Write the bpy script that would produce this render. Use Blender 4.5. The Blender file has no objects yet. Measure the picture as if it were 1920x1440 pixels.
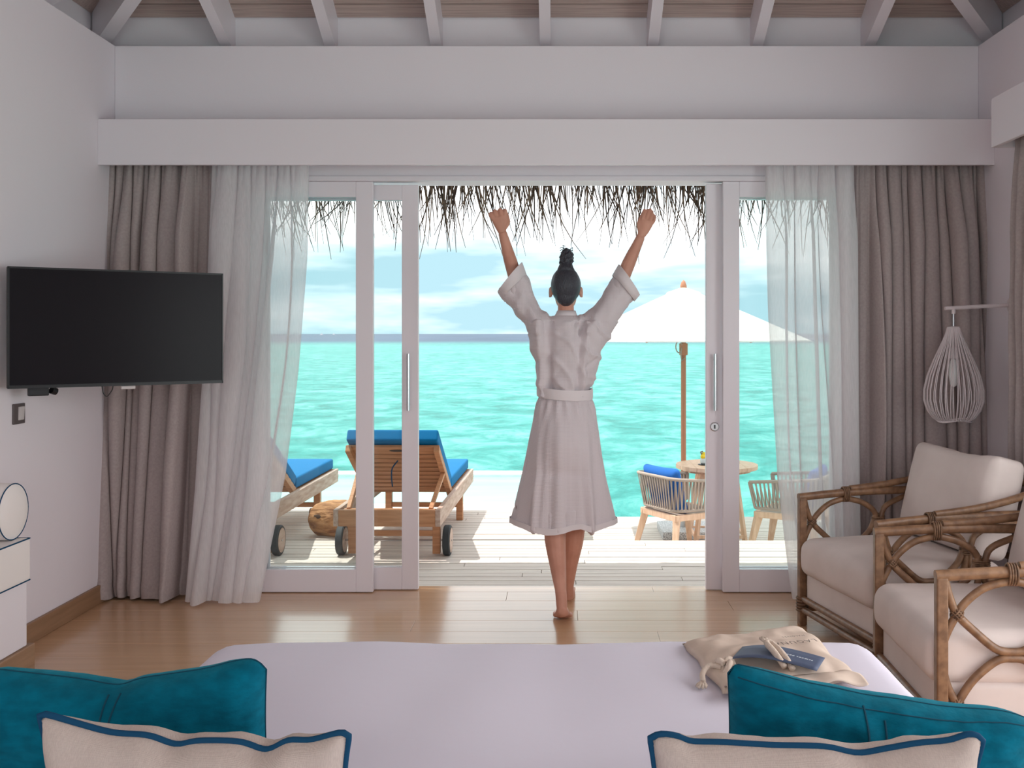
import bpy, bmesh, math, random
from mathutils import Vector, Matrix, Euler, noise
R = math.radians
PI = math.pi
random.seed(11)
scene = bpy.context.scene
COL = scene.collection

# ------------------------------------------------------------------ camera
F, CX, CY, CH = 1900.0, 1050.0, 626.0, 1.36      # focal length in px, principal point, eye height


def P(px, py, D):
    """point of the photograph at distance D in front of the camera"""
    return Vector(((px - CX) * D / F, D, CH - (py - CY) * D / F))


cam_data = bpy.data.cameras.new('camera')
cam = bpy.data.objects.new('camera', cam_data)
COL.objects.link(cam)
cam.location = (0, 0, CH)
cam.rotation_euler = (R(90), 0, 0)
cam_data.sensor_fit = 'HORIZONTAL'
cam_data.sensor_width = 36.0
cam_data.lens = F / 1920 * 36
cam_data.shift_x = (960 - CX) / 1920
cam_data.shift_y = (CY - 720) / 1920
cam_data.clip_start = 0.05
cam_data.clip_end = 60000
scene.camera = cam

# ------------------------------------------------------------------ view
scene.view_settings.view_transform = 'Standard'
scene.view_settings.look = 'None'
scene.view_settings.exposure = 0.0
scene.view_settings.gamma = 1.0
scene.view_settings.use_curve_mapping = False

# ------------------------------------------------------------------ sky
world = bpy.data.worlds.new('sky')
scene.world = world
world.use_nodes = True
wn, wl = world.node_tree.nodes, world.node_tree.links
wn.clear()
w_out = wn.new('ShaderNodeOutputWorld')
w_bg = wn.new('ShaderNodeBackground')
w_tc = wn.new('ShaderNodeTexCoord')
w_map = wn.new('ShaderNodeMapping')
w_map.inputs['Scale'].default_value = (1.0, 1.0, 5.5)
w_map.inputs['Location'].default_value = (3.1, 2.2, 1.4)
w_no = wn.new('ShaderNodeTexNoise')
w_no.inputs['Scale'].default_value = 2.6
w_no.inputs['Detail'].default_value = 5
w_no.inputs['Roughness'].default_value = 0.55
w_rp = wn.new('ShaderNodeValToRGB')
w_rp.color_ramp.elements[0].position = 0.40
w_rp.color_ramp.elements[0].color = (0.25, 0.39, 0.44, 1)
w_rp.color_ramp.elements[1].position = 0.70
w_rp.color_ramp.elements[1].color = (1.0, 1.0, 1.0, 1)
w_bg.inputs['Strength'].default_value = 2.25
wl.new(w_tc.outputs['Generated'], w_map.inputs['Vector'])
wl.new(w_map.outputs['Vector'], w_no.inputs['Vector'])
w_sep = wn.new('ShaderNodeSeparateXYZ')
w_mr = wn.new('ShaderNodeMapRange')
w_mr.inputs['From Min'].default_value = 0.0
w_mr.inputs['From Max'].default_value = 0.16
w_mr.inputs['To Min'].default_value = -0.055
w_mr.inputs['To Max'].default_value = 0.10
w_ad = wn.new('ShaderNodeMath')
w_ad.operation = 'ADD'
wl.new(w_tc.outputs['Generated'], w_sep.inputs[0])
wl.new(w_sep.outputs['Z'], w_mr.inputs['Value'])
wl.new(w_mr.outputs['Result'], w_ad.inputs[0])
wl.new(w_no.outputs['Fac'], w_ad.inputs[1])
wl.new(w_ad.outputs[0], w_rp.inputs['Fac'])
wl.new(w_rp.outputs['Color'], w_bg.inputs['Color'])
wl.new(w_bg.outputs['Background'], w_out.inputs['Surface'])

# ------------------------------------------------------------------ sun, window daylight and added fill
sd = bpy.data.lights.new('sun', 'SUN')
sd.energy = 4.6
sd.angle = R(0.6)
sd.color = (1.0, 0.96, 0.90)
sun = bpy.data.objects.new('sun', sd)
COL.objects.link(sun)
sun.rotation_euler = Vector((-0.34, 0.06, 1.0)).to_track_quat('Z', 'Y').to_euler()


def area_light(name, loc, aim, sx, sy, watts, color):
    d = bpy.data.lights.new(name, 'AREA')
    d.shape = 'RECTANGLE'
    d.size, d.size_y = sx, sy
    d.energy = watts
    d.color = color
    o = bpy.data.objects.new(name, d)
    COL.objects.link(o)
    o.location = loc
    o.rotation_euler = (-Vector(aim)).to_track_quat('Z', 'Y').to_euler()
    return o


# unseen back window and its light are added fill; side window gets daylight
area_light('back_fill_light', (-0.1, -1.72, 1.45), (0, 1, 0.05), 3.8, 1.9, 32, (1.0, 0.965, 0.955))
area_light('daylight_side_window', (2.42, 2.3, 1.3), (-1, 0, 0), 2.8, 1.9, 58, (1.0, 0.965, 0.955))

pd = bpy.data.lights.new('overhead_fill_light', 'POINT')  # unseen fill light added above the bed, no lamp fixture
pd.energy = 11
pd.shadow_soft_size = 0.30
pd.color = (1.0, 0.95, 0.93)
overhead_fill = bpy.data.objects.new('overhead_fill_light', pd)
COL.objects.link(overhead_fill)
overhead_fill.location = (-0.07, 2.2, 3.15)

# ------------------------------------------------------------------ helpers


def lin(c):
    return tuple((x / 255 / 12.92) if x / 255 <= 0.04045 else ((x / 255 + 0.055) / 1.055) ** 2.4 for x in c)


def ic(r, g, b, k=0.60):          # albedo of an indoor thing from how it looks in the room light
    return tuple(min(0.86, x / k) for x in lin((r, g, b)))


def oc(r, g, b, k=1.5):
    return tuple(min(0.86, x / k) for x in lin((r, g, b)))


def mat(name, col, rough=0.6, metal=0.0, spec=0.4, col2=None, nscale=8.0, stretch=(1, 1, 1), ramp=(0.35, 0.65),
        bump=0.0, bscale=60.0, bstretch=None, sheen=0.0, bdist=0.01, coat=0.0):
    m = bpy.data.materials.new(name)
    m.use_nodes = True
    n, l = m.node_tree.nodes, m.node_tree.links
    b = n['Principled BSDF']
    b.inputs['Base Color'].default_value = (*col, 1)
    b.inputs['Roughness'].default_value = rough
    b.inputs['Metallic'].default_value = metal
    b.inputs['Specular IOR Level'].default_value = spec
    if sheen:
        b.inputs['Sheen Weight'].default_value = sheen
    if coat:
        b.inputs['Coat Weight'].default_value = coat
        b.inputs['Coat Roughness'].default_value = 0.12
    tc = n.new('ShaderNodeTexCoord')
    if col2 is not None:
        mp = n.new('ShaderNodeMapping')
        mp.inputs['Scale'].default_value = stretch
        no = n.new('ShaderNodeTexNoise')
        no.inputs['Scale'].default_value = nscale
        no.inputs['Detail'].default_value = 4
        rp = n.new('ShaderNodeValToRGB')
        rp.color_ramp.elements[0].position, rp.color_ramp.elements[1].position = ramp
        rp.color_ramp.elements[0].color = (*col, 1)
        rp.color_ramp.elements[1].color = (*col2, 1)
        l.new(tc.outputs['Object'], mp.inputs['Vector'])
        l.new(mp.outputs['Vector'], no.inputs['Vector'])
        l.new(no.outputs['Fac'], rp.inputs['Fac'])
        l.new(rp.outputs['Color'], b.inputs['Base Color'])
    if bump:
        mp2 = n.new('ShaderNodeMapping')
        mp2.inputs['Scale'].default_value = bstretch or stretch
        nb = n.new('ShaderNodeTexNoise')
        nb.inputs['Scale'].default_value = bscale
        nb.inputs['Detail'].default_value = 3
        bp = n.new('ShaderNodeBump')
        bp.inputs['Strength'].default_value = bump
        bp.inputs['Distance'].default_value = bdist
        l.new(tc.outputs['Object'], mp2.inputs['Vector'])
        l.new(mp2.outputs['Vector'], nb.inputs['Vector'])
        l.new(nb.outputs['Fac'], bp.inputs['Height'])
        l.new(bp.outputs['Normal'], b.inputs['Normal'])
    return m


def weave(m, scale=900.0, strength=0.25, axes=('X', 'Z'), dist=0.002):
    """two crossed wave bands as a cloth weave relief"""
    n, l = m.node_tree.nodes, m.node_tree.links
    b = n['Principled BSDF']
    tc = n.new('ShaderNodeTexCoord')
    outs = []
    for a in axes:
        w = n.new('ShaderNodeTexWave')
        w.bands_direction = a
        w.inputs['Scale'].default_value = scale / 20
        w.inputs['Distortion'].default_value = 0.6
        l.new(tc.outputs['Object'], w.inputs['Vector'])
        outs.append(w.outputs['Fac'])
    mx = n.new('ShaderNodeMath')
    mx.operation = 'MULTIPLY'
    l.new(outs[0], mx.inputs[0])
    l.new(outs[1], mx.inputs[1])
    bp = n.new('ShaderNodeBump')
    bp.inputs['Strength'].default_value = strength
    bp.inputs['Distance'].default_value = dist
    l.new(mx.outputs[0], bp.inputs['Height'])
    l.new(bp.outputs['Normal'], b.inputs['Normal'])
    return m


def mix_mat(name, kind):
    m = bpy.data.materials.new(name)
    m.use_nodes = True
    n, l = m.node_tree.nodes, m.node_tree.links
    n.clear()
    out = n.new('ShaderNodeOutputMaterial')
    mix = n.new('ShaderNodeMixShader')
    tr = n.new('ShaderNodeBsdfTransparent')
    l.new(mix.outputs[0], out.inputs['Surface'])
    l.new(tr.outputs[0], mix.inputs[1])
    if kind == 'glass':
        tr.inputs[0].default_value = (0.965, 0.99, 0.985, 1)
        g = n.new('ShaderNodeBsdfGlossy')
        g.inputs['Roughness'].default_value = 0.02
        fr = n.new('ShaderNodeFresnel')
        fr.inputs['IOR'].default_value = 1.35
        l.new(fr.outputs[0], mix.inputs[0])
        l.new(g.outputs[0], mix.inputs[2])
    else:
        tr.inputs[0].default_value = (0.985, 0.98, 0.985, 1)
        d = n.new('ShaderNodeBsdfDiffuse')
        d.inputs[0].default_value = (0.92, 0.89, 0.90, 1)
        t = n.new('ShaderNodeBsdfTranslucent')
        t.inputs[0].default_value = (0.93, 0.88, 0.90, 1)
        m2 = n.new('ShaderNodeMixShader')
        m2.inputs[0].default_value = 0.36
        l.new(d.outputs[0], m2.inputs[1])
        l.new(t.outputs[0], m2.inputs[2])
        l.new(m2.outputs[0], mix.inputs[2])
        # woven density: fine threads, a little irregular
        tc = n.new('ShaderNodeTexCoord')
        mp = n.new('ShaderNodeMapping')
        mp.inputs['Scale'].default_value = (60, 60, 6)
        no = n.new('ShaderNodeTexNoise')
        no.inputs['Scale'].default_value = 3.0
        mr = n.new('ShaderNodeMapRange')
        mr.inputs['To Min'].default_value = 0.64
        mr.inputs['To Max'].default_value = 0.82
        l.new(tc.outputs['Object'], mp.inputs['Vector'])
        l.new(mp.outputs['Vector'], no.inputs['Vector'])
        l.new(no.outputs['Fac'], mr.inputs['Value'])
        l.new(mr.outputs['Result'], mix.inputs[0])
    return m


class MB:
    """collects geometry for one mesh"""

    def __init__(self):
        self.v, self.f = [], []

    def add(self, vs, fs, M=None):
        o = len(self.v)
        self.v += [(M @ Vector(p)) if M is not None else Vector(p) for p in vs]
        self.f += [tuple(i + o for i in q) for q in fs]
        return self

    def box(self, c, s, rot=None):
        hx, hy, hz = s[0] / 2, s[1] / 2, s[2] / 2
        vs = [(x, y, z) for x in (-hx, hx) for y in (-hy, hy) for z in (-hz, hz)]
        fs = [(0, 1, 3, 2), (4, 6, 7, 5), (0, 4, 5, 1), (2, 3, 7, 6), (0, 2, 6, 4), (1, 5, 7, 3)]
        M = Matrix.Translation(c)
        if rot is not None:
            M = M @ (rot if isinstance(rot, Matrix) else Euler(rot).to_matrix().to_4x4())
        return self.add(vs, fs, M)

    def b2(self, x0, x1, y0, y1, z0, z1):
        return self.box(((x0 + x1) / 2, (y0 + y1) / 2, (z0 + z1) / 2), (abs(x1 - x0), abs(y1 - y0), abs(z1 - z0)))

    def bar(self, a, b, w, t, up=(0, 0, 1)):
        """square bar from a to b, width w across, t along up"""
        a, b = Vector(a), Vector(b)
        d = (b - a).normalized()
        s = d.cross(Vector(up))
        if s.length < 1e-4:
            s = d.cross(Vector((0, 1, 0)))
        s.normalize()
        u = s.cross(d)
        vs = []
        for p in (a, b):
            for i, j in ((-1, -1), (1, -1), (1, 1), (-1, 1)):
                vs.append(p + s * (w / 2 * i) + u * (t / 2 * j))
        fs = [(3, 2, 1, 0), (4, 5, 6, 7)] + [(i, (i + 1) % 4, 4 + (i + 1) % 4, 4 + i) for i in range(4)]
        return self.add(vs, fs)

    def loft(self, rings, caps=True):
        n = len(rings[0])
        vs = [p for r in rings for p in r]
        fs = []
        for k in range(len(rings) - 1):
            for i in range(n):
                j = (i + 1) % n
                fs.append((k * n + i, k * n + j, (k + 1) * n + j, (k + 1) * n + i))
        if caps:
            fs.append(tuple(reversed(range(n))))
            fs.append(tuple(range((len(rings) - 1) * n, len(rings) * n)))
        return self.add(vs, fs)

    def tube(self, pts, r, n=8, caps=True, closed=False, flat=1.0, ref=None):
        pts = [Vector(p) for p in pts]
        m = len(pts)
        rs = r if isinstance(r, (list, tuple)) else [r] * m
        rings = []
        prev = None
        for i, p in enumerate(pts):
            if closed:
                d = pts[(i + 1) % m] - pts[i - 1]
            else:
                d = pts[min(i + 1, m - 1)] - pts[max(i - 1, 0)]
            d.normalize()
            if prev is None:
                rf = Vector(ref) if ref else (Vector((0, 0, 1)) if abs(d.z) < 0.9 else Vector((1, 0, 0)))
                s = d.cross(rf).normalized()
            else:
                s = (prev - d * prev.dot(d)).normalized()
            prev = s
            u = d.cross(s)
            rings.append([p + s * (rs[i] * math.cos(2 * PI * k / n)) + u * (rs[i] * flat * math.sin(2 * PI * k / n))
                          for k in range(n)])
        if closed:
            rings.append(rings[0])
            return self.loft(rings, caps=False)
        return self.loft(rings, caps)

    def lathe(self, prof, n=24, c=(0, 0, 0), M=None):
        rings = [[Vector((r * math.cos(2 * PI * k / n), r * math.sin(2 * PI * k / n), z)) for k in range(n)] for r, z in prof]
        T = Matrix.Translation(c) @ (M if M is not None else Matrix.Identity(4))
        rings = [[T @ p for p in rg] for rg in rings]
        return self.loft(rings)

    def ball(self, c, r, n=12, m=8):
        rx, ry, rz = r if isinstance(r, (list, tuple)) else (r, r, r)
        rings = []
        for j in range(m + 1):
            a = -PI / 2 + PI * j / m
            k0 = max(math.cos(a), 0.02)
            rings.append([Vector(c) + Vector((rx * k0 * math.cos(2 * PI * k / n), ry * k0 * math.sin(2 * PI * k / n), rz * math.sin(a))) for k in range(n)])
        return self.loft(rings)

    def grid(self, nu, nv, fn):
        vs = [fn(i / nu, j / nv) for j in range(nv + 1) for i in range(nu + 1)]
        fs = [(j * (nu + 1) + i, j * (nu + 1) + i + 1, (j + 1) * (nu + 1) + i + 1, (j + 1) * (nu + 1) + i)
              for j in range(nv) for i in range(nu)]
        return self.add(vs, fs)

    def rbox(self, c, half, r, n=6, fn=None, M=None):
        """box with round edges of radius r and n spans per flat side; fn(p, half) may move points"""
        ax = []
        for h in half:
            rr = min(r, h * 0.98)
            q = [-h + rr * t for t in (0, 0.18, 0.42, 0.7)]
            mid = [-(h - rr) + 2 * (h - rr) * k / n for k in range(n + 1)]
            ax.append(q + mid + [-t for t in reversed(q)])
        done = {}
        vs, fs = [], []

        def vid(p):
            k = tuple(round(x, 6) for x in p)
            if k not in done:
                q = Vector([max(-(h - min(r, h * .98)), min(h - min(r, h * .98), x)) for x, h in zip(p, half)])
                d = Vector(p) - q
                o = q + d.normalized() * min(r, min(half) * .98) if d.length > 1e-9 else q
                if fn:
                    o = fn(o, half)
                done[k] = len(vs)
                vs.append(o + Vector(c))
            return done[k]
        for a in range(3):
            b_, c_ = (a + 1) % 3, (a + 2) % 3
            for sgn in (-1, 1):
                A, B = ax[b_], ax[c_]
                for i in range(len(A) - 1):
                    for j in range(len(B) - 1):
                        quad = []
                        for (u, w) in ((A[i], B[j]), (A[i + 1], B[j]), (A[i + 1], B[j + 1]), (A[i], B[j + 1])):
                            p = [0, 0, 0]
                            p[a], p[b_], p[c_] = sgn * half[a], u, w
                            quad.append(vid(p))
                        fs.append(tuple(quad) if sgn > 0 else tuple(reversed(quad)))
        return self.add(vs, fs, M)

    def build(self, name, m, parent=None, smooth=None, bevel=0.0, subsurf=0, solid=0.0, kind=None):
        me = bpy.data.meshes.new(name)
        me.from_pydata([tuple(p) for p in self.v], [], self.f)
        me.update()
        bm = bmesh.new()
        bm.from_mesh(me)
        bmesh.ops.recalc_face_normals(bm, faces=bm.faces)
        bm.to_mesh(me)
        bm.free()
        if smooth:
            me.shade_smooth()
            if smooth is not True:
                me.set_sharp_from_angle(angle=R(smooth))
        me.materials.append(m)
        o = bpy.data.objects.new(name, me)
        COL.objects.link(o)
        if parent is not None:
            o.parent = parent
        if bevel:
            md = o.modifiers.new('bevel', 'BEVEL')
            md.width = bevel
            md.segments = 2
            md.limit_method = 'ANGLE'
        if solid:
            md = o.modifiers.new('solid', 'SOLIDIFY')
            md.thickness = solid
            md.offset = 0
        if subsurf:
            md = o.modifiers.new('sub', 'SUBSURF')
            md.levels = md.render_levels = subsurf
        if kind:
            o['kind'] = kind
        return o


def tag(o, label, cat, group=None):
    o['label'] = label
    o['category'] = cat
    if group:
        o['group'] = group
    return o


def thing(name, label, cat, loc=(0, 0, 0), rotz=0.0, group=None):
    o = bpy.data.objects.new(name, None)
    COL.objects.link(o)
    o.empty_display_size = 0.1
    o.location = loc
    o.rotation_euler = (0, 0, rotz)
    return tag(o, label, cat, group)


def struct_empty(name, loc=(0, 0, 0)):
    o = bpy.data.objects.new(name, None)
    COL.objects.link(o)
    o.location = loc
    o['kind'] = 'structure'
    return o


def copy_tree(o, parent=None):
    c = o.copy()
    COL.objects.link(c)
    c.parent = parent
    for ch in [x for x in o.children]:
        copy_tree(ch, c)
    return c


def lerp(a, b, t):
    return a + (b - a) * t


def interp(tab, x):
    """piecewise linear table [(x, y), ...]"""
    if x <= tab[0][0]:
        return tab[0][1]
    for (a, p), (b, q) in zip(tab, tab[1:]):
        if x <= b:
            return p + (q - p) * (x - a) / (b - a)
    return tab[-1][1]


def smooth_path(pts, sub=6):
    """Catmull-Rom through the points"""
    pts = [Vector(p) for p in pts]
    out = []
    for i in range(len(pts) - 1):
        p0, p1, p2, p3 = pts[max(i - 1, 0)], pts[i], pts[i + 1], pts[min(i + 2, len(pts) - 1)]
        for k in range(sub):
            t = k / sub
            out.append(0.5 * ((2 * p1) + (p2 - p0) * t + (2 * p0 - 5 * p1 + 4 * p2 - p3) * t * t + (3 * p1 - p0 - 3 * p2 + p3) * t ** 3))
    out.append(pts[-1])
    return out


def nz(x, y=0.0, z=0.0):
    return noise.noise(Vector((x, y, z)))


# ------------------------------------------------------------------ materials
M_wall = mat('wall_paint', ic(188, 182, 187), 0.85, spec=0.2, bump=0.05, bscale=220)
M_trim = mat('white_lacquer', ic(187, 181, 186), 0.45, spec=0.4)
M_plankceil = mat('grey_brown_ceiling_boards', ic(158, 140, 134), 0.7, col2=ic(138, 121, 116), nscale=6, stretch=(0.6, 20, 20), bump=0.2, bscale=10, bstretch=(1, 40, 40))
M_floor = mat('honey_oak_floor', ic(178, 143, 112, .66), 0.24, spec=0.5, coat=0.45, col2=ic(164, 130, 100, .66), nscale=3, stretch=(0.5, 9, 8), ramp=(0.2, 0.8), bump=0.015, bscale=6, bstretch=(1, 30, 10))
M_floorgap = mat('floor_joint', (0.10, 0.065, 0.04), 0.8)
M_base = mat('oak_baseboard', ic(126, 97, 74), 0.45, col2=ic(114, 87, 65), nscale=5, stretch=(10, 0.6, 10))
M_deck = mat('weathered_deck_board', (0.72, 0.64, 0.57), 0.75, spec=0.25, col2=(0.60, 0.52, 0.47), nscale=4, stretch=(0.5, 10, 10), bump=0.15, bscale=10, bstretch=(1, 40, 10))
M_deckgap = mat('deck_joint', (0.10, 0.085, 0.075), 0.9)  # dark slab colour in the joints between deck boards
M_stone = mat('pale_pool_stone', (0.80, 0.78, 0.74), 0.6, col2=(0.72, 0.71, 0.68), nscale=8)
M_teak = mat('teak', oc(190, 138, 100, .9), 0.55, col2=oc(166, 114, 78, .9), nscale=4, stretch=(1, 12, 12))
M_teakgrey = mat('silvered_teak', oc(196, 172, 158, .95), 0.65, col2=oc(170, 140, 122, .95), nscale=4, stretch=(10, 1.5, 10))
M_palewood = mat('pale_teak', oc(238, 200, 172, 1.0), 0.55, col2=oc(220, 178, 148, 1.0), nscale=5, stretch=(8, 8, 1))
M_blue = mat('blue_outdoor_canvas', oc(0, 122, 182, 1.3), 0.75, spec=0.2, bump=0.05, bscale=300)
M_bluecush = mat('mid_blue_canvas', oc(50, 110, 190, 1.0), 0.8, spec=0.2)
M_rope = mat('taupe_rope', oc(176, 160, 148, .95), 0.85, spec=0.1, bump=0.4, bscale=200)
M_rubber = mat('dark_rubber', (0.035, 0.04, 0.045), 0.7)
M_steel = mat('brushed_steel', (0.55, 0.55, 0.57), 0.3, metal=1.0)
M_chrome = mat('satin_chrome', (0.62, 0.62, 0.64), 0.22, metal=1.0)
M_canopy = mat('white_canvas_canopy', (0.84, 0.82, 0.78), 0.85, spec=0.1)
M_polewood = mat('varnished_pole', oc(176, 120, 92, .9), 0.5)
M_granite = mat('grey_granite', (0.75, 0.75, 0.75), 0.6, col2=(0.25, 0.25, 0.26), nscale=180, ramp=(0.4, 0.6))
M_thatch = mat('dry_palm_thatch', (0.20, 0.135, 0.10), 0.85, spec=0.1, col2=(0.10, 0.07, 0.06), nscale=14)
M_drift = mat('driftwood', oc(190, 140, 96, .9), 0.8, col2=oc(120, 76, 46, .9), nscale=7, stretch=(1, 3, 3), bump=0.7, bscale=18, bdist=0.02)
M_linen = weave(mat('taupe_linen_drape', ic(142, 131, 130), 0.9, spec=0.1, col2=ic(135, 124, 123), nscale=90, stretch=(1, 1, 1)), 3000, 0.15)
M_sheer = mix_mat('sheer_voile', 'sheer')
M_glass = mix_mat('door_glass', 'glass')
M_duvet = mat('white_cotton_sateen', ic(182, 177, 189, .62), 0.6, spec=0.25, bump=0.12, bscale=7, bstretch=(1, 1, 1), sheen=0.1, bdist=0.02)
M_mattress = mat('bed_base_fabric', ic(170, 160, 158), 0.9)
M_pillow = weave(mat('natural_linen', ic(160, 147, 141), 0.9, spec=0.1, col2=ic(152, 139, 133), nscale=120, stretch=(6, 1, 1)), 4000, 0.35)
M_pipe = mat('navy_piping', ic(18, 54, 80), 0.8, spec=0.1)
M_teal = mat('teal_velvet_linen', ic(0, 80, 100), 0.9, spec=0.1, col2=ic(0, 66, 84), nscale=26, stretch=(1, 1, 2), bump=0.25, bscale=40, sheen=0.25)
M_teal.node_tree.nodes['Principled BSDF'].inputs['Sheen Tint'].default_value = (0.1, 0.6, 0.7, 1)
M_stitch = mat('dark_teal_stitch', ic(0, 50, 66), 0.9)
M_bag = mat('unbleached_cotton', ic(178, 162, 150), 0.95, spec=0.05, col2=ic(168, 152, 140), nscale=12, bump=0.25, bscale=9)
M_cord = mat('cotton_cord', ic(172, 157, 145), 0.95, bump=0.4, bscale=120)
M_card = mat('slate_blue_card', ic(62, 71, 92), 0.55)
M_print = mat('dark_print', ic(70, 62, 58), 0.8)
M_printw = mat('pale_print', ic(180, 186, 198), 0.7)
M_rattan = mat('brown_rattan', ic(114, 85, 62), 0.42, spec=0.5, col2=ic(88, 63, 45), nscale=10, stretch=(3, 3, 3))
M_bind = mat('rattan_binding', ic(106, 80, 60), 0.55, col2=ic(70, 50, 36), nscale=60)
M_seat = weave(mat('oatmeal_upholstery', ic(178, 167, 163), 0.9, spec=0.1, col2=ic(171, 160, 156), nscale=5), 3500, 0.12)
M_black = mat('black_plastic', (0.012, 0.012, 0.014), 0.35)
M_screen = mat('tv_screen', (0.010, 0.008, 0.011), 0.25, spec=0.12)
M_switchd = mat('dark_switch_plate', ic(70, 62, 62), 0.4)
M_switchl = mat('grey_rocker', ic(165, 158, 158), 0.4)
M_daybed = weave(mat('cream_daybed_fabric', ic(196, 184, 182), 0.9, spec=0.1), 3000, 0.15)
M_white = mat('white_painted_metal', ic(176, 166, 168), 0.5)
M_bulb = mat('frosted_bulb', ic(205, 198, 196), 0.3)
M_skin = mat('skin', ic(164, 120, 104, .56), 0.5, spec=0.35, col2=ic(152, 108, 92, .56), nscale=9)
M_hair = mat('dark_hair', (0.040, 0.042, 0.055), 0.45, spec=0.5, bump=0.6, bscale=60, bstretch=(4, 4, 1))
M_robe = weave(mat('white_waffle_robe', ic(190, 181, 184, .72), 0.9, spec=0.1), 1500, 0.5, dist=0.003)
M_robeband = mat('white_robe_band', ic(196, 188, 190, .74), 0.9, spec=0.1)
M_yellow = mat('yellow_petals', (0.85, 0.60, 0.03), 0.6)
M_jar = mat('clear_jar', (0.55, 0.60, 0.60), 0.1)

# thatch straws vary from one to the next
n_, l_ = M_thatch.node_tree.nodes, M_thatch.node_tree.links
geo = n_.new('ShaderNodeNewGeometry')
rp = n_.new('ShaderNodeValToRGB')
rp.color_ramp.elements[0].color = (0.055, 0.040, 0.040, 1)
rp.color_ramp.elements[1].color = (0.36, 0.235, 0.165, 1)
l_.new(geo.outputs['Random Per Island'], rp.inputs['Fac'])
l_.new(rp.outputs['Color'], n_['Principled BSDF'].inputs['Base Color'])

# sea: turquoise lagoon, deep blue beyond the reef, ripple highlights and dark strokes painted as colour
M_sea = bpy.data.materials.new('lagoon_water')
M_sea.use_nodes = True
n_, l_ = M_sea.node_tree.nodes, M_sea.node_tree.links
b_ = n_['Principled BSDF']
b_.inputs['Roughness'].default_value = 0.35
b_.inputs['Specular IOR Level'].default_value = 0.04
tc = n_.new('ShaderNodeTexCoord')
sep = n_.new('ShaderNodeSeparateXYZ')
l_.new(tc.outputs['Object'], sep.inputs[0])
def sea_noise(scale, stretch, detail):
    mp = n_.new('ShaderNodeMapping')
    mp.inputs['Scale'].default_value = stretch
    l_.new(tc.outputs['Object'], mp.inputs[0])
    no = n_.new('ShaderNodeTexNoise')
    no.inputs['Scale'].default_value = scale
    no.inputs['Detail'].default_value = detail
    no.inputs['Roughness'].default_value = 0.72
    no.inputs['Distortion'].default_value = 0.5
    l_.new(mp.outputs[0], no.inputs['Vector'])
    return no.outputs['Fac']


s_a = sea_noise(0.75, (0.9, 0.6, 1), 10)
s_b = sea_noise(0.05, (0.8, 0.5, 1), 6)
mm2 = n_.new('ShaderNodeMix')
mm2.inputs['Factor'].default_value = 0.22
l_.new(s_a, mm2.inputs['A'])
l_.new(s_b, mm2.inputs['B'])
rp1 = n_.new('ShaderNodeValToRGB')
e = rp1.color_ramp.elements
e[0].position, e[0].color = 0.39, (0.010, 0.185, 0.158, 1)
e[1].position, e[1].color = 0.60, (0.13, 0.42, 0.38, 1)
x = e.new(0.49)
x.color = (0.032, 0.28, 0.248, 1)
l_.new(mm2.outputs['Result'], rp1.inputs['Fac'])
mr = n_.new('ShaderNodeMapRange')
mr.inputs['From Min'].default_value = 250
mr.inputs['From Max'].default_value = 420
l_.new(sep.outputs['Y'], mr.inputs['Value'])
mx = n_.new('ShaderNodeMix')
mx.data_type = 'RGBA'
l_.new(mr.outputs['Result'], mx.inputs['Factor'])
l_.new(rp1.outputs['Color'], mx.inputs['A'])
s_d = sea_noise(0.010, (1.0, 0.12, 1), 8)
rp2 = n_.new('ShaderNodeValToRGB')
rp2.color_ramp.elements[0].position, rp2.color_ramp.elements[0].color = 0.40, (0.008, 0.036, 0.082, 1)
rp2.color_ramp.elements[1].position, rp2.color_ramp.elements[1].color = 0.60, (0.028, 0.068, 0.13, 1)
l_.new(s_d, rp2.inputs['Fac'])
l_.new(rp2.outputs['Color'], mx.inputs['B'])
l_.new(mx.outputs['Result'], b_.inputs['Base Color'])
bp = n_.new('ShaderNodeBump')
bp.inputs['Strength'].default_value = 0.5
bp.inputs['Distance'].default_value = 0.25
l_.new(mm2.outputs['Result'], bp.inputs['Height'])
l_.new(bp.outputs['Normal'], b_.inputs['Normal'])

M_pool = mat('pale_pool_water', (0.22, 0.60, 0.58), 0.25, spec=0.2, col2=(0.30, 0.68, 0.66), nscale=1.2, stretch=(0.4, 2, 1), bump=0.15, bscale=3, bstretch=(0.4, 1.6, 1), bdist=0.05)

# ------------------------------------------------------------------ room shell
XL, XR, YF, YB, ZT = -2.336, 2.196, 5.316, -1.6, 2.871
ZD = -0.08                                       # upper deck level
ZL = -0.50                                       # lower deck level

fl = MB().b2(XL - .15, XR + .15, YB - .15, 5.47, -0.25, -0.012).build('floor', M_floorgap, kind='structure')
row, y = 0, YB
while y < 5.46:
    w = min(0.178, 5.468 - y)
    cuts = [XL] + ([XL + 1.3 + (row * 0.77) % 1.9] if True else []) + [XR]
    for a, b in zip(cuts, cuts[1:]):
        MB().b2(a + .0006, b - .0006, y + .0007, y + w - .0007, -0.012, 0).build('floor_board', M_floor, fl, bevel=0.0012)
    y += w
    row += 1

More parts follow.
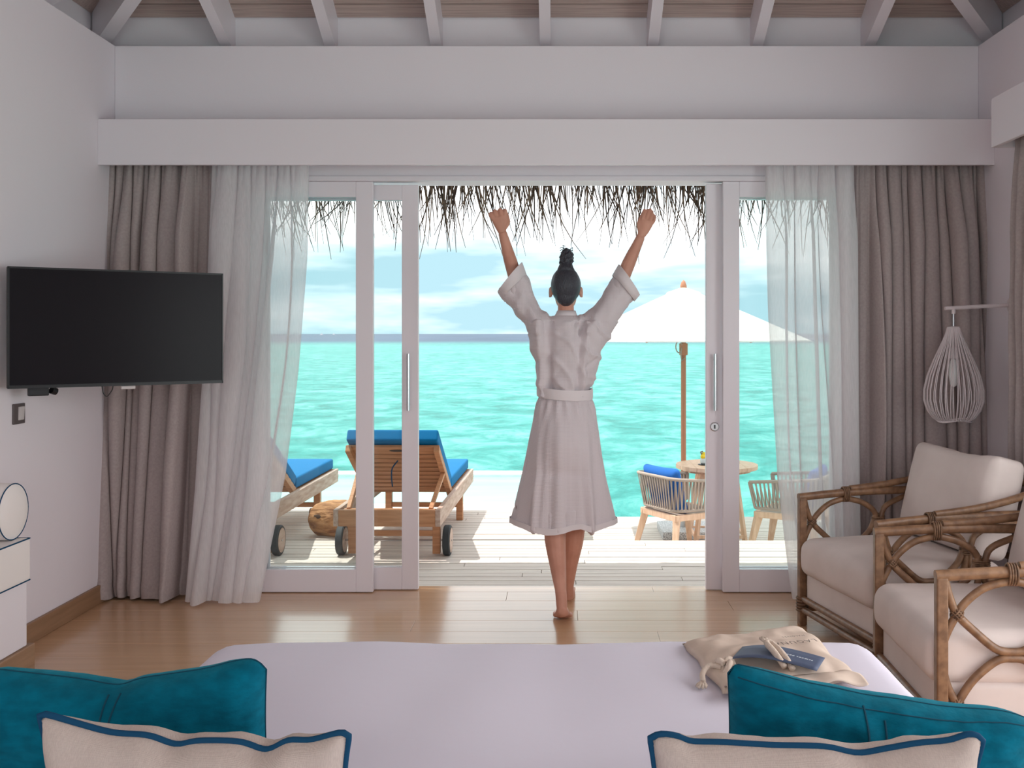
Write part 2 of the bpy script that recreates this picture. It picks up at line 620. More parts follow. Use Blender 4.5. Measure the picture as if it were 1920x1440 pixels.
wl_ = MB().b2(XL - .24, XL, YB - .15, 5.57, 0, ZT).build('wall_left', M_wall, kind='structure')
ow = (1.0, 3.75, 0.15, 2.15)                      # window beside the bed
wr = MB()
wr.b2(XR, XR + .24, YB - .15, ow[0], 0, ZT).b2(XR, XR + .24, ow[1], 5.57, 0, ZT)
wr.b2(XR, XR + .24, ow[0], ow[1], 0, ow[2]).b2(XR, XR + .24, ow[0], ow[1], ow[3], ZT)
wr.build('wall_right', M_wall, kind='structure')
wb = MB()
wb.b2(XL, -2.0, YB - .15, YB, 0, ZT).b2(1.85, XR, YB - .15, YB, 0, ZT)
wb.b2(-2.0, 1.85, YB - .15, YB, 0, .45).b2(-2.0, 1.85, YB - .15, YB, 2.45, ZT)
wb.build('wall_back', M_wall, kind='structure')
OL, OR, OZ = -1.655, 1.545, 2.165                 # door opening
wf = MB()
wf.b2(XL, OL, YF, YF + .2, 0, OZ).b2(OR, XR, YF, YF + .2, 0, OZ).b2(XL, XR, YF, YF + .2, OZ, ZT)
wf.b2(XL - .2, XR + .2, YF + .184, YF + .26, ZT - .02, 3.16)
wf.build('wall_front', M_wall, kind='structure', bevel=0.003)
# plates above the side walls behind the rafters
MB().b2(XL - .25, XL - .184, YB - .2, YF + .26, ZT, 3.16).build('trim_1', M_wall, kind='structure')
MB().b2(XR + .184, XR + .25, YB - .2, YF + .26, ZT, 3.16).build('trim_2', M_wall, kind='structure')

# hip ceiling: slopes of 30 degrees
TT = 0.577


def zc_front(y):
    return 3.091 + (5.5 - y) * TT


yr = 5.5 - 2.45
zr = zc_front(yr)
A, B_ = (XL - .184, 5.5, 3.091), (XR + .184, 5.5, 3.091)
C_, D_ = (XR + .184, YB - .184, 3.091), (XL - .184, YB - .184, 3.091)
xm = (XL + XR) / 2
E_, G_ = (xm, yr, zr), (xm, YB + 2.27, zr)
cl = MB().add([A, B_, C_, D_, E_, G_], [(0, 1, 4), (1, 2, 5, 4), (2, 3, 5), (3, 0, 4, 5)]).build('ceiling', M_plankceil, kind='structure', solid=0.02)
nrm = Vector((0, -TT, -1)).normalized() * -1
sl = Vector((0, -1, TT)).normalized()
for k in range(5):                                # the boards seen over the door
    p0 = Vector((0, 5.5, 3.091)) + sl * (0.002 + k * 0.095)
    half = 2.44 - (5.5 - (p0 + sl * .09).y)
    c = p0 + sl * 0.0455 - Vector((0, TT, 1)).normalized() * 0.016
    MB().bar((xm - half, c.y, c.z), (xm + half, c.y, c.z), 0.089, 0.012, up=(0, TT, 1)).build('ceiling_board', M_plankceil, cl)


def rafter(name, a, b, w, up_a, up_b):
    """prism: underside a->b, top up_a->up_b, width w"""
    a, b, ua, ub = map(Vector, (a, b, up_a, up_b))
    d = (b - a)
    s = Vector((-d.y, d.x, 0)).normalized() * (w / 2)
    vs = [a - s, a + s, ua + s, ua - s, b - s, b + s, ub + s, ub - s]
    fs = [(0, 1, 2, 3), (7, 6, 5, 4), (0, 4, 5, 1), (1, 5, 6, 2), (2, 6, 7, 3), (3, 7, 4, 0)]
    return MB().add(vs, fs).build(name, M_trim, cl)


for X in (-1.79, -1.234, -0.665, -0.079, 0.499, 1.06, 1.66):
    run = min(1.5, 2.2 - abs(X - xm))
    y0, y1 = 5.50, 5.33 - max(run, 0.35)
    rafter('rafter', (X, y0, 2.871), (X, y1, 2.871 + (5.33 - y1) * TT), 0.058, (X, y0, 3.09), (X, y1, zc_front(y1) - .004))
for k in range(8):
    Y = 4.78 - k * 0.574
    rafter('rafter', (XL - .17, Y, 2.871), (XL + 1.2, Y, 2.871 + 1.2 * TT), 0.058, (XL - .17, Y, 3.09), (XL + 1.2, Y, 3.085 + 1.384 * TT))
    rafter('rafter', (XR + .17, Y, 2.871), (XR - 1.2, Y, 2.871 + 1.2 * TT), 0.058, (XR + .17, Y, 3.09), (XR - 1.2, Y, 3.085 + 1.384 * TT))
rafter('rafter', (XL - .15, YF + .15, 2.90), (XL + 1.2, YF - 1.2, 2.87 + 1.2 * TT), 0.075, (XL - .15, YF + .15, 3.09), (XL + 1.2, YF - 1.2, 3.08 + 1.384 * TT))
rafter('rafter', (XR + .15, YF + .15, 2.90), (XR - 1.2, YF - 1.2, 2.87 + 1.2 * TT), 0.075, (XR + .15, YF + .15, 3.09), (XR - 1.2, YF - 1.2, 3.08 + 1.384 * TT))

# baseboards
MB().b2(XL, XL + .018, YB, 5.316, 0, 0.092).build('baseboard_left', M_base, kind='structure', bevel=0.003)
MB().b2(XR - .018, XR, YB, 5.316, 0, 0.092).build('baseboard_right', M_base, kind='structure', bevel=0.003)

# curtain pelmets
pm = MB()
pm.b2(XL, XR, 5.12, 5.142, 2.214, 2.446).b2(XL, XR, 5.142, YF, 2.424, 2.446)
pm.build('trim_3', M_trim, kind='structure', bevel=0.002)
pm = MB()
pm.b2(2.0, 2.022, 0.6, 4.70, 2.223, 2.45).b2(2.022, XR, 0.6, 4.70, 2.428, 2.45).b2(2.022, XR, 4.68, 4.70, 2.223, 2.428)
pm.build('trim_4', M_trim, kind='structure', bevel=0.002)
# door head and track
MB().b2(OL, OR, YF - .012, YF + .01, OZ - .004, OZ + .022).build('trim_5', M_trim, kind='structure', bevel=0.002)
# window beside the bed, and an unseen back window added for fill light
def side_window(name, a, b, z0, z1, axis, at):
    w = struct_empty(name)
    n = 3
    def bx(u0, u1, v0, v1, t, nm, m):
        if axis == 'y':
            MB().b2(at - t, at + t, u0, u1, v0, v1).build(nm, m, w)
        else:
            MB().b2(u0, u1, at - t, at + t, v0, v1).build(nm, m, w)
    for k in range(n + 1):
        u = lerp(a + .03, b - .03, k / n)
        bx(u - .03, u + .03, z0, z1, .025, 'mullion', M_trim)
    bx(a, b, z0, z0 + .06, .024, 'window_sill', M_trim)
    bx(a, b, z1 - .06, z1, .024, 'window_head', M_trim)
side_window('window_1', ow[0], ow[1], ow[2], ow[3], 'y', XR + .05)
side_window('added_back_window', -2.0, 1.85, .45, 2.45, 'x', YB - .03)

# ------------------------------------------------------------------ sliding doors


def door(name, x0, x1, y, stile_l, stile_r, ztop, handle=None, lock=False, rail_t=0.082, rail_b=0.122):
    d = struct_empty(name, (x0, y, 0))
    w, t = x1 - x0, 0.02
    MB().b2(0, stile_l, -t, t, 0.004, ztop).build('stile', M_trim, d, bevel=0.003)
    MB().b2(w - stile_r, w, -t, t, 0.004, ztop).build('stile', M_trim, d, bevel=0.003)
    MB().b2(stile_l, w - stile_r, -t, t, ztop - rail_t, ztop).build('top_rail', M_trim, d, bevel=0.003)
    MB().b2(stile_l, w - stile_r, -t, t, 0.004, rail_b).build('bottom_rail', M_trim, d, bevel=0.003)
    MB().b2(stile_l, w - stile_r, -0.004, 0.004, rail_b, ztop - rail_t).build('glass_pane', M_glass, d)
    if handle is not None:
        h = MB().tube([(handle, -t - .028, 0.955), (handle, -t - .028, 1.255)], 0.0085, 12).build('handle', M_chrome, d, smooth=50)
        for z in (0.985, 1.225):
            MB().tube([(handle, -t - .028, z), (handle, -t + .002, z)], 0.006, 8).build('handle_post', M_chrome, h, smooth=50)
    if lock:
        lk = MB().lathe([(0.024, 0), (0.024, 0.006), (0.020, 0.009), (0.0195, 0.006)], 24, (handle, -t, 0.868), Euler((R(90), 0, 0)).to_matrix().to_4x4()).build('lock', M_steel, d, smooth=40)
        MB().box((handle, -t - .0095, 0.868), (0.006, 0.006, 0.02)).build('keyhole', M_black, lk)
    return d


door('door_1', -1.64, -0.982, 5.338, 0.085, 0.090, 2.160)
door('door_2', -1.630, -0.752, 5.392, 0.085, 0.087, 2.150, handle=0.830)
door('door_3', 0.856, 1.53, 5.338, 0.086, 0.085, 2.160)
door('door_4', 0.7745, 1.52, 5.392, 0.090, 0.085, 2.155, handle=0.045, lock=True)

# ------------------------------------------------------------------ outside: decks, pool, sea
dk = MB().b2(-5.5, 4.2, 5.47, 7.10, -0.30, ZD - .028).b2(-5.5, 0.16, 7.10, 8.42, -0.30, ZD - .028).build('floor_deck', M_deckgap, kind='structure')


def boards(y0, y1, xa, xb, z, parent, seed):
    rnd = random.Random(seed)
    y = y0
    while y + 0.08 <= y1 + 1e-6:
        x = xa
        cuts = [xa]
        x = xa + rnd.uniform(0.8, 2.6)
        while x < xb - 0.5:
            cuts.append(x)
            x += rnd.uniform(1.9, 3.0)
        cuts.append(xb)
        for a, b in zip(cuts, cuts[1:]):
            dz = rnd.uniform(-.0012, .0012)
            MB().b2(a + .002, b - .002, y + .003, y + .083, z - .028 + dz, z + dz).build('deck_board', M_deck, parent)
        y += 0.0885


boards(5.475, 7.10, -4.2, 3.7, ZD, dk, 3)
boards(7.10, 8.42, -4.8, 0.16, ZD, dk, 4)
dl = MB().b2(0.16, 4.6, 7.10, 10.40, -0.75, ZL - .028).build('floor_lower_deck', M_deckgap, kind='structure')
boards(7.13, 10.36, 0.17, 4.6, ZL, dl, 5)

pool = MB()
pool.b2(-7, 0.16, 8.42, 8.60, -1.5, ZD).b2(0.02, 0.16, 8.60, 10.40, -1.5, ZD).b2(-7, 0.16, 10.36, 10.62, -1.5, ZD + .005)
pool.b2(-7, 0.02, 8.60, 10.36, -1.5, -1.3)
tag(pool.build('plunge_pool', M_stone), 'pale stone rim of the infinity pool between the deck and the sea', 'pool')
tag(MB().b2(-7, 0.02, 8.60, 10.36, -1.3, ZD - .02).build('pool_water', M_pool), 'still pale aqua water filling the infinity pool', 'water')['kind'] = 'stuff'
sea = MB().add([(-30000, -3000, -1.6), (30000, -3000, -1.6), (30000, 40000, -1.6), (-30000, 40000, -1.6)], [(0, 1, 2, 3)]).build('sea_water', M_sea)
tag(sea, 'turquoise lagoon with small ripples, deep blue at the horizon', 'sea')['kind'] = 'stuff'

for k, (px, D, L) in enumerate(((603, 2600, 9.0), (626, 3000, 8.0))):
    X = (px - CX) * D / F
    bt = thing('boat', ('larger' if k == 0 else 'smaller') + ' of two tiny boats on the horizon at left', 'boat', (X, D, -1.6), group='boats on the horizon')
    MB().loft([[Vector((sx * L / 2 * s, sy * 1.4 * s2, z)) for sx, sy, s2 in ((-1, -1, 1), (0.6, -1, 1), (1, 0, 1), (0.6, 1, 1), (-1, 1, 1))] for s, z in ((.85, 0), (1, 1.6))]).build('hull', M_trim, bt)
    MB().b2(-L * .2, L * .2, -1, 1, 1.6, 4.0).build('cabin', M_trim, bt)
    MB().b2(-.12, .12, -.12, .12, 4.0, 7.0).build('mast', M_trim, bt)

# ------------------------------------------------------------------ thatched eave
ev = thing('thatched_eave', 'shaggy eave of dry palm thatch hanging over the deck doors', 'thatch', (0, 0, 0))
MB().add([(-4.6, 5.60, 2.94), (4.6, 5.60, 2.94), (4.6, 6.42, 2.36), (-4.6, 6.42, 2.36), (-4.6, 5.60, 3.14), (4.6, 5.60, 3.14), (4.6, 6.52, 2.44), (-4.6, 6.52, 2.44)],
         [(0, 1, 2, 3), (7, 6, 5, 4), (0, 4, 5, 1), (1, 5, 6, 2), (2, 6, 7, 3), (3, 7, 4, 0)]).build('thatch_layer', M_thatch, ev)
rnd = random.Random(5)
fr = MB()
N = 760
for k in range(N):
    x = rnd.uniform(-2.6, 2.5)
    clump = 0.5 + 0.5 * nz(x * 2.3, 4.1) + 0.35 * nz(x * 7.0, 9.3)
    Y = rnd.uniform(6.30, 6.52)
    z0 = rnd.uniform(2.33, 2.42)
    L = 0.14 + 0.30 * rnd.random() ** 1.2 * (0.55 + clump) + (0.12 if rnd.random() < 0.10 else 0)
    tilt = rnd.gauss(0.0, 0.20) + 0.22 * nz(x * 1.7, 2.2)
    ty = rnd.gauss(0.05, 0.15)
    bend = rnd.gauss(0, 0.12)
    rad = rnd.uniform(0.0024, 0.0050)
    pts, rs = [], []
    for s in range(5):
        t = s / 4
        a = tilt + bend * t
        pts.append(Vector((x + math.sin(a) * L * t, Y + math.sin(ty) * L * t, z0 - math.cos(a) * L * t - 0.03)))
        rs.append(rad * (1 - 0.65 * t * t))
    fr.tube(pts, rs, 4, caps=True)
# wide dry leaf tufts at the root
for k in range(260):
    x = rnd.uniform(-2.6, 2.5)
    L = rnd.uniform(0.08, 0.23)
    tl = rnd.gauss(0, 0.3)
    Y = rnd.uniform(6.32, 6.5)
    w = rnd.uniform(0.006, 0.013)
    pts = [Vector((x + math.sin(tl) * L * t, Y, 2.36 - L * t)) for t in (0, .33, .66, 1)]
    fr.tube(pts, [w, w * .9, w * .6, w * .1], 4, flat=0.25)
fo = fr.build('straw_fringe', M_thatch, ev)
fo['kind'] = 'stuff'

# ------------------------------------------------------------------ sun loungers
def make_lounger():
    t = thing('sun_lounger', '', 'sun lounger')
    W, L = 0.64, 1.95
    for s in (-1, 1):
        MB().b2(s * W / 2 - .016, s * W / 2 + .016, 0, L, .235, .34).build('side_rail', M_teakgrey, t, bevel=.004)
    MB().b2(-W / 2 + .016, W / 2 - .016, 0, .03, .235, .338).build('end_rail', M_teak, t, bevel=.004)
    MB().b2(-W / 2 + .016, W / 2 - .016, L - .03, L, .235, .338).build('end_rail', M_teak, t, bevel=.004)
    for s in (-1, 1):
        MB().b2(s * (W / 2 - .045) - .025, s * (W / 2 - .045) + .025, .25, .29, .012, .30).build('leg', M_teak, t, bevel=.003)
        MB().b2(s * (W / 2 - .045) - .025, s * (W / 2 - .045) + .025, 1.50, 1.55, .0, .30).build('leg', M_teak, t, bevel=.003)
    MB().b2(-W / 2 + .05, W / 2 - .05, .258, .282, .125, .16).build('stretcher', M_teak, t, bevel=.002)
    MB().b2(-W / 2 + .05, W / 2 - .05, 1.512, 1.538, .10, .135).build('stretcher', M_teak, t, bevel=.002)
    RY = Euler((0, R(90), 0)).to_matrix().to_4x4()
    MB().tube([(-W / 2 - .055, .27, .098), (W / 2 + .055, .27, .098)], .007, 8).build('axle', M_steel, t, smooth=40)
    for s in (-1, 1):
        wl2 = MB().lathe([(.06, -.021), (.092, -.023), (.098, -.016), (.098, .016), (.092, .023), (.06, .021)], 28, (s * (W / 2 + .026), .27, .098), RY).build('wheel', M_rubber, t, smooth=40)
        MB().lathe([(.012, -.018), (.074, -.018), (.080, -.0245), (.012, -.0245)], 24, (s * (W / 2 + .026), .27, .098), RY).build('wheel_disc', M_teakgrey, wl2, smooth=30)
        MB().lathe([(.012, .0245), (.080, .0245), (.074, .018), (.012, .018)], 24, (s * (W / 2 + .026), .27, .098), RY).build('wheel_disc', M_teakgrey, wl2, smooth=30)
    # seat slats under the cushion
    for k in range(12):
        y = .88 + k * .087
        MB().b2(-W / 2 + .02, W / 2 - .02, y, y + .07, .315, .333).build('slat', M_teak, t)
    # raised back
    h = Vector((0, .86, .335))
    d = Vector((0, -.66, .385)).normalized()
    nrm = Vector((0, d.z, -d.y))
    if nrm.z < 0:
        nrm = -nrm
    LB = .765
    for s in (-1, 1):
        a = h + Vector((s * (W / 2 - .035), 0, 0)) - nrm * .022
        MB().bar(a, a + d * LB, .036, .045, up=nrm).build('back_stile', M_teak, t, bevel=.003)
        # prop strut to the rail
        q = a + d * (LB * .52) - nrm * .02
        MB().bar(q, (s * (W / 2 - .06), .10, .325), .026, .03, up=(0, 1, 0)).build('prop_strut', M_teak, t, bevel=.002)
    MB().bar((-W / 2 + .03, .10, .315), (W / 2 - .03, .10, .315), .04, .03).build('prop_bar', M_teak, t, bevel=.002)
    for k in range(10):
        last = k == 9
        s0 = .012 + k * .0705
        wd = .050 if not last else .110
        c = h + d * (s0 + wd / 2)
        sl = MB().bar(c - Vector((W / 2 - .02, 0, 0)), c + Vector((W / 2 - .02, 0, 0)), wd, .016, up=nrm).build('back_slat', M_teak, t, bevel=.002)
        if last:
            M2 = Matrix.Translation(c - nrm * .009) @ Matrix((Vector((1, 0, 0)), d, -nrm)).transposed().to_4x4()
            MB().add([M2 @ Vector((.052 * math.cos(a) + .02, .017 * math.sin(a), 0)) for a in [2 * PI * i / 20 for i in range(20)]], [tuple(range(20))]).build('hand_hole', M_black, sl)
    # cushions
    def cush(a, b, nm):
        a, b = Vector(a), Vector(b)
        dd = (b - a).normalized()
        up = Vector((0, -dd.z, dd.y))
        if up.z < 0:
            up = -up
        M3 = Matrix.Translation((a + b) / 2 + up * .043) @ Matrix((Vector((1, 0, 0)), dd, up)).transposed().to_4x4()
        return MB().rbox((0, 0, 0), (.295, (b - a).length / 2, .040), .014, 4, None, M3).build(nm, M_blue, t, smooth=50)
    cush(h + nrm * .012 + d * .03, h + nrm * .012 + d * (LB + .045), 'back_cushion')
    cush((0, .875, .338), (0, 1.945, .338), 'seat_cushion')
    c = h + d * .62 - nrm * .02
    MB().tube(smooth_path([c + Vector((.015, -.005, -.02)), c + Vector((-.02, -.02, -.07)), c + Vector((-.022, -.03, -.13)), c + Vector((-.018, -.02, -.19))], 4), .0045, 6).build('tie_cord', M_pipe, t, smooth=True)
    return t


lg = make_lounger()
lg.location = (-1.083, 6.33, ZD)
lg.rotation_euler = (0, 0, R(-1.2))
lg['label'] = 'teak sun lounger with blue cushion and raised slatted back behind the left door'
lg['group'] = 'sun loungers on the deck'
lg2 = copy_tree(lg)
lg2.location = (-2.185, 6.33, ZD)
lg2['label'] = 'teak sun lounger with blue cushion half hidden by the left sheer curtain'

# driftwood stump
dw = MB()
rings = []
for k in range(22):
    t = k / 21
    rr = .118 * (0.80 + .28 * math.sin(PI * (0.1 + .85 * t)))
    if k == 0:
        rr *= .55
    if k == 1:
        rr *= .88
    rings.append([Vector((-.17 + .36 * t + .02 * math.cos(a), rr * math.cos(a) * (1 + .16 * nz(3 * math.cos(a), 3 * math.sin(a), t * 5)),
                          rr * math.sin(a) * (1 + .16 * nz(3 * math.cos(a) + 7, 3 * math.sin(a), t * 5)))) for a in [2 * PI * i / 28 for i in range(28)]])
dw.loft(rings)
st = thing('driftwood_stump', 'gnarled brown driftwood stump lying between the two sun loungers', 'driftwood', (-1.60, 7.25, ZD + .118), R(-8))
MB.build(dw, 'stump_body', M_drift, st, smooth=60)
M_knot = mat('knot_hollow', (0.08, 0.045, 0.03), 0.9)
for (y, z, r_) in ((-.045, .05, .026), (-.02, -.035, .02), (.03, .03, .017)):
    MB().ball((-.172, y, z), (.012, r_, r_ * 1.2), 12, 6).build('knot', M_knot, st, smooth=True)
MB().ball((-.10, -.112, .03), (.03, .012, .018), 12, 6).build('knot', M_knot, st, smooth=True)

# ------------------------------------------------------------------ lower deck: table, rope chairs, parasol
tb = thing('round_table', 'pale round wooden table with splayed legs on the lower deck', 'table', (1.416, 9.15, ZL))
RT, TH = .367, .685
strips = 5
for k in range(strips):
    x0, x1 = -RT + 2 * RT * k / strips + .0008, -RT + 2 * RT * (k + 1) / strips - .0008
    top, bot = [], []
    for i in range(9):
        xx = lerp(x0, x1, i / 8)
        yy = math.sqrt(max(RT * RT - xx * xx, 1e-6))
        top.append((xx, yy))
        bot.append((xx, -yy))
    poly = bot + list(reversed(top))
    MB().loft([[Vector((p[0], p[1], z)) for p in poly] for z in (TH - .035, TH)]).build('top_plank', M_palewood, tb, bevel=.002)
MB().lathe([(RT - .06, TH - .06), (RT - .06, TH - .035)], 24).build('apron', M_palewood, tb)
feet = []
for k in range(4):
    a = R(45 + 90 * k)
    p, q = Vector((.20 * math.cos(a), .20 * math.sin(a), TH - .05)), Vector((.31 * math.cos(a), .31 * math.sin(a), 0.0))
    feet.append(q)
    MB().bar(p, q, .036, .036, up=(math.cos(a), math.sin(a), 0)).build('leg', M_palewood, tb, bevel=.003)
for k in range(4):
    MB().bar(feet[k] + Vector((0, 0, .07)), feet[(k + 1) % 4] + Vector((0, 0, .07)), .025, .028).build('foot_bar', M_palewood, tb, bevel=.002)

fj = thing('flower_jar', 'small jar of yellow flowers on the round deck table', 'jar', (1.292, 9.09, ZL + TH))
MB().lathe([(.05, 0), (.055, .006), (.05, .008)], 20).build('saucer', M_black, fj, smooth=40)
MB().lathe([(.022, .008), (.034, .02), (.034, .05), (.026, .06)], 18).build('jar_body', M_jar, fj, smooth=40)
for (x, y, z, r_) in ((-.012, -.01, .075, .022), (.016, 0, .08, .022), (0, .012, .095, .02)):
    MB().ball((x, y, z), r_, 10, 7).build('bloom', M_yellow, fj, smooth=True)
MB().tube([(-.02, 0, .09), (-.03, .0, .115), (-.01, 0, .12)], .007, 6).build('twig', M_thatch, fj)


def make_chair():
    t = thing('rope_chair', '', 'chair')
    s0 = .25
    for sx in (-1, 1):
        for sy in (-1, 1):
            a, b = Vector((sx * (s0 - .03), sy * (s0 - .03), .36)), Vector((sx * (s0 + .035), sy * (s0 + .045), 0))
            dirv = (b - a).normalized()
            u = dirv.cross(Vector((sx, -sy, 0))).normalized()
            v = dirv.cross(u).normalized()
            rg = []
            for p, w in ((a, .030), (b, .018)):
                rg.append([p + u * (w * i) + v * (w * j) for i, j in ((-1, -1), (1, -1), (1, 1), (-1, 1))])
            MB().loft(rg).build('leg', M_palewood, t, bevel=.004)
    for q in range(4):
        c = [(0, -s0 + .01, 2 * s0, .035), (0, s0 - .01, 2 * s0, .035), (-s0 + .01, 0, .035, 2 * s0), (s0 - .01, 0, .035, 2 * s0)][q]
        MB().box((c[0], c[1], .355), (c[2], c[3], .05)).build('seat_rail', M_palewood, t, bevel=.004)
    MB().b2(-s0, s0, -s0, s0, .365, .378).build('seat_panel', M_rope, t)

    def path(flare, z_back, z_front):
        pts = []
        w, d = s0 + flare, s0 + flare
        rr = .10
        ys = d * .95
        base = [(-w, ys), (-w, ys * .5), (-w, 0), (-w, -d + rr)]
        for k in range(1, 6):
            a = PI + (PI / 2) * k / 5
            base.append((-w + rr + rr * math.cos(a), -d + rr + rr * math.sin(a)))
        base += [(-w / 3, -d), (0, -d), (w / 3, -d)]
        for k in range(0, 6):
            a = 1.5 * PI + (PI / 2) * k / 5
            base.append((w - rr + rr * math.cos(a), -d + rr + rr * math.sin(a)))
        base += [(w, 0), (w, ys * .5), (w, ys)]
        for x, y in base:
            pts.append(Vector((x, y, lerp(z_back, z_front, (y + d) / (2 * d)))))
        return pts
    top, low = path(.045, .680, .625), path(.005, .41, .41)
    MB().tube(top, .014, 8).build('top_rail', M_rope, t, smooth=60)
    MB().tube(low, .013, 8).build('lower_rail', M_rope, t, smooth=60)
    for k in (0, -1):
        MB().tube([top[k], low[k]], .013, 8).build('arm_end', M_rope, t, smooth=60)

    def along(pts, u):
        ln = [0]
        for a, b in zip(pts, pts[1:]):
            ln.append(ln[-1] + (b - a).length)
        x = u * ln[-1]
        for i in range(len(pts) - 1):
            if x <= ln[i + 1] + 1e-9:
                return pts[i].lerp(pts[i + 1], (x - ln[i]) / (ln[i + 1] - ln[i]))
        return pts[-1]
    ws = MB()
    n = 46
    for k in range(n):
        u = (k + .5) / n
        for off, rad in ((.011, .0), (-.011, .0)):
            a, b = along(top, u), along(low, min(max(u + off, 0), 1))
            tan = (along(top, min(u + .01, 1)) - along(top, max(u - .01, 0))).normalized()
            nr = (b - a).cross(tan).normalized()
            a = a + nr * (.008 if off > 0 else -.006)
            b = b + nr * (.008 if off > 0 else -.006)
            ws.bar(a, b, .0125, .004, up=nr)
    ws.build('rope_weave', M_rope, t)
    # loose cushion leaning at the back
    def cf(p, h):
        k = 1 - .5 * max(abs(p.x) / h[0], abs(p.z) / h[2]) ** 3
        return Vector((p.x * (1 + .05 * (p.z / h[2]) ** 2), p.y * k, p.z * (1 + .05 * (p.x / h[0]) ** 2)))
    MB().rbox((0, 0, 0), (.22, .055, .19), .05, 5, cf, Matrix.Translation((0, -.175, .565)) @ Euler((R(16), 0, R(4))).to_matrix().to_4x4()).build('back_cushion', M_bluecush, t, smooth=True)
    return t


rc = make_chair()
rc.location = (1.035, 8.58, ZL)
rc.rotation_euler = (0, 0, R(-60))
rc['label'] = 'rope tub chair with a blue cushion left of the deck table'
rc['group'] = 'rope chairs on the lower deck'
rc2 = copy_tree(rc)
rc2.location = (1.965, 8.55, ZL)
rc2.rotation_euler = (0, 0, R(60))
rc2['label'] = 'rope tub chair right of the deck table, cut by the right sheer curtain'

ps = thing('parasol', 'white canvas parasol with wooden pole beyond the deck table', 'parasol', (1.148, 9.42, ZL))
MB().rbox((.08, .0, .035), (.30, .28, .035), .006, 2).build('base_slab', M_granite, ps, smooth=40)
MB().lathe([(.034, .07), (.034, .22), (.03, .225), (.03, .07)], 16).build('base_sleeve', M_steel, ps, smooth=40)
MB().box((.05, -.01, .16), (.05, .03, .05)).build('clamp_knob', M_black, ps, bevel=.008)
MB().tube([(0, 0, .07), (0, 0, 2.30)], .024, 14).build('pole', M_polewood, ps, smooth=50)
Rc, z_e, z_t = 1.16, 1.80, 2.275
cm = MB()
n = 8
ring = []
for rr, zz, in ((1.0, 0), (.75, .235), (.5, .475), (.25, .715), (.06, .885)):
    rg = []
    for k in range(n * 4):
        a = 2 * PI * (k + .5 * 4) / (n * 4)
        seg = (k % 4) / 4
        flat = math.cos(PI / n) / math.cos(((seg * 2 * PI / n) - PI / n))
        rad = Rc * rr * (flat if True else 1)
        rg.append(Vector((rad * math.cos(a), rad * math.sin(a), lerp(z_e, z_t + .05, zz) - .02 * (1 - abs(2 * seg - 1)) * rr * 0)))
    ring.append(rg)
cm.loft(ring, caps=False)
cm.build('canopy', M_canopy, ps, solid=.006)
MB().loft([[Vector((Rc * math.cos(2 * PI * (k + .5) / n) * s, Rc * math.sin(2 * PI * (k + .5) / n) * s, z)) for k in range(n)] for s, z in ((1.0, z_e), (1.001, z_e - .010))], caps=False).build('valance', M_canopy, ps, solid=.004)
vent = MB()
rgs = []
for rr, zz in ((.215, 2.175), (.15, 2.245), (.03, 2.285)):
    rgs.append([Vector((rr * math.cos(2 * PI * k / 32), rr * math.sin(2 * PI * k / 32), zz - (.016 * abs(math.cos(PI * k / 4)) if rr > .2 else 0))) for k in range(32)])
vent.loft(rgs, caps=False)
vent.build('vent_cap', M_canopy, ps, solid=.004)
MB().lathe([(.02, 2.275), (.03, 2.285), (.03, 2.31), (.018, 2.345), (.004, 2.36)], 16).build('finial', M_polewood, ps, smooth=50)
for k in range(n):
    a = 2 * PI * (k + .5) / n
    MB().bar((.04 * math.cos(a), .04 * math.sin(a), 2.22), (1.13 * math.cos(a), 1.13 * math.sin(a), z_e - .005), .016, .02).build('rib', M_polewood, ps)
MB().lathe([(.026, 1.66), (.04, 1.665), (.04, 1.77), (.026, 1.775)], 16).build('hub', M_polewood, ps, smooth=40)
MB().tube([Vector((-.045 + .03 * math.cos(a), -.03, 1.74 + .055 * math.sin(a))) for a in [2 * PI * i / 16 for i in range(16)]], .006, 6, closed=True).build('pulley_rope', M_rope, ps, smooth=True)
MB().tube([(-.02, -.026, 1.74), (-.028, -.03, 1.66), (-.02, -.03, 1.61), (.01, -.032, 1.64)], .007, 6).build('cleat_rope', M_rope, ps, smooth=True)

# ------------------------------------------------------------------ curtains


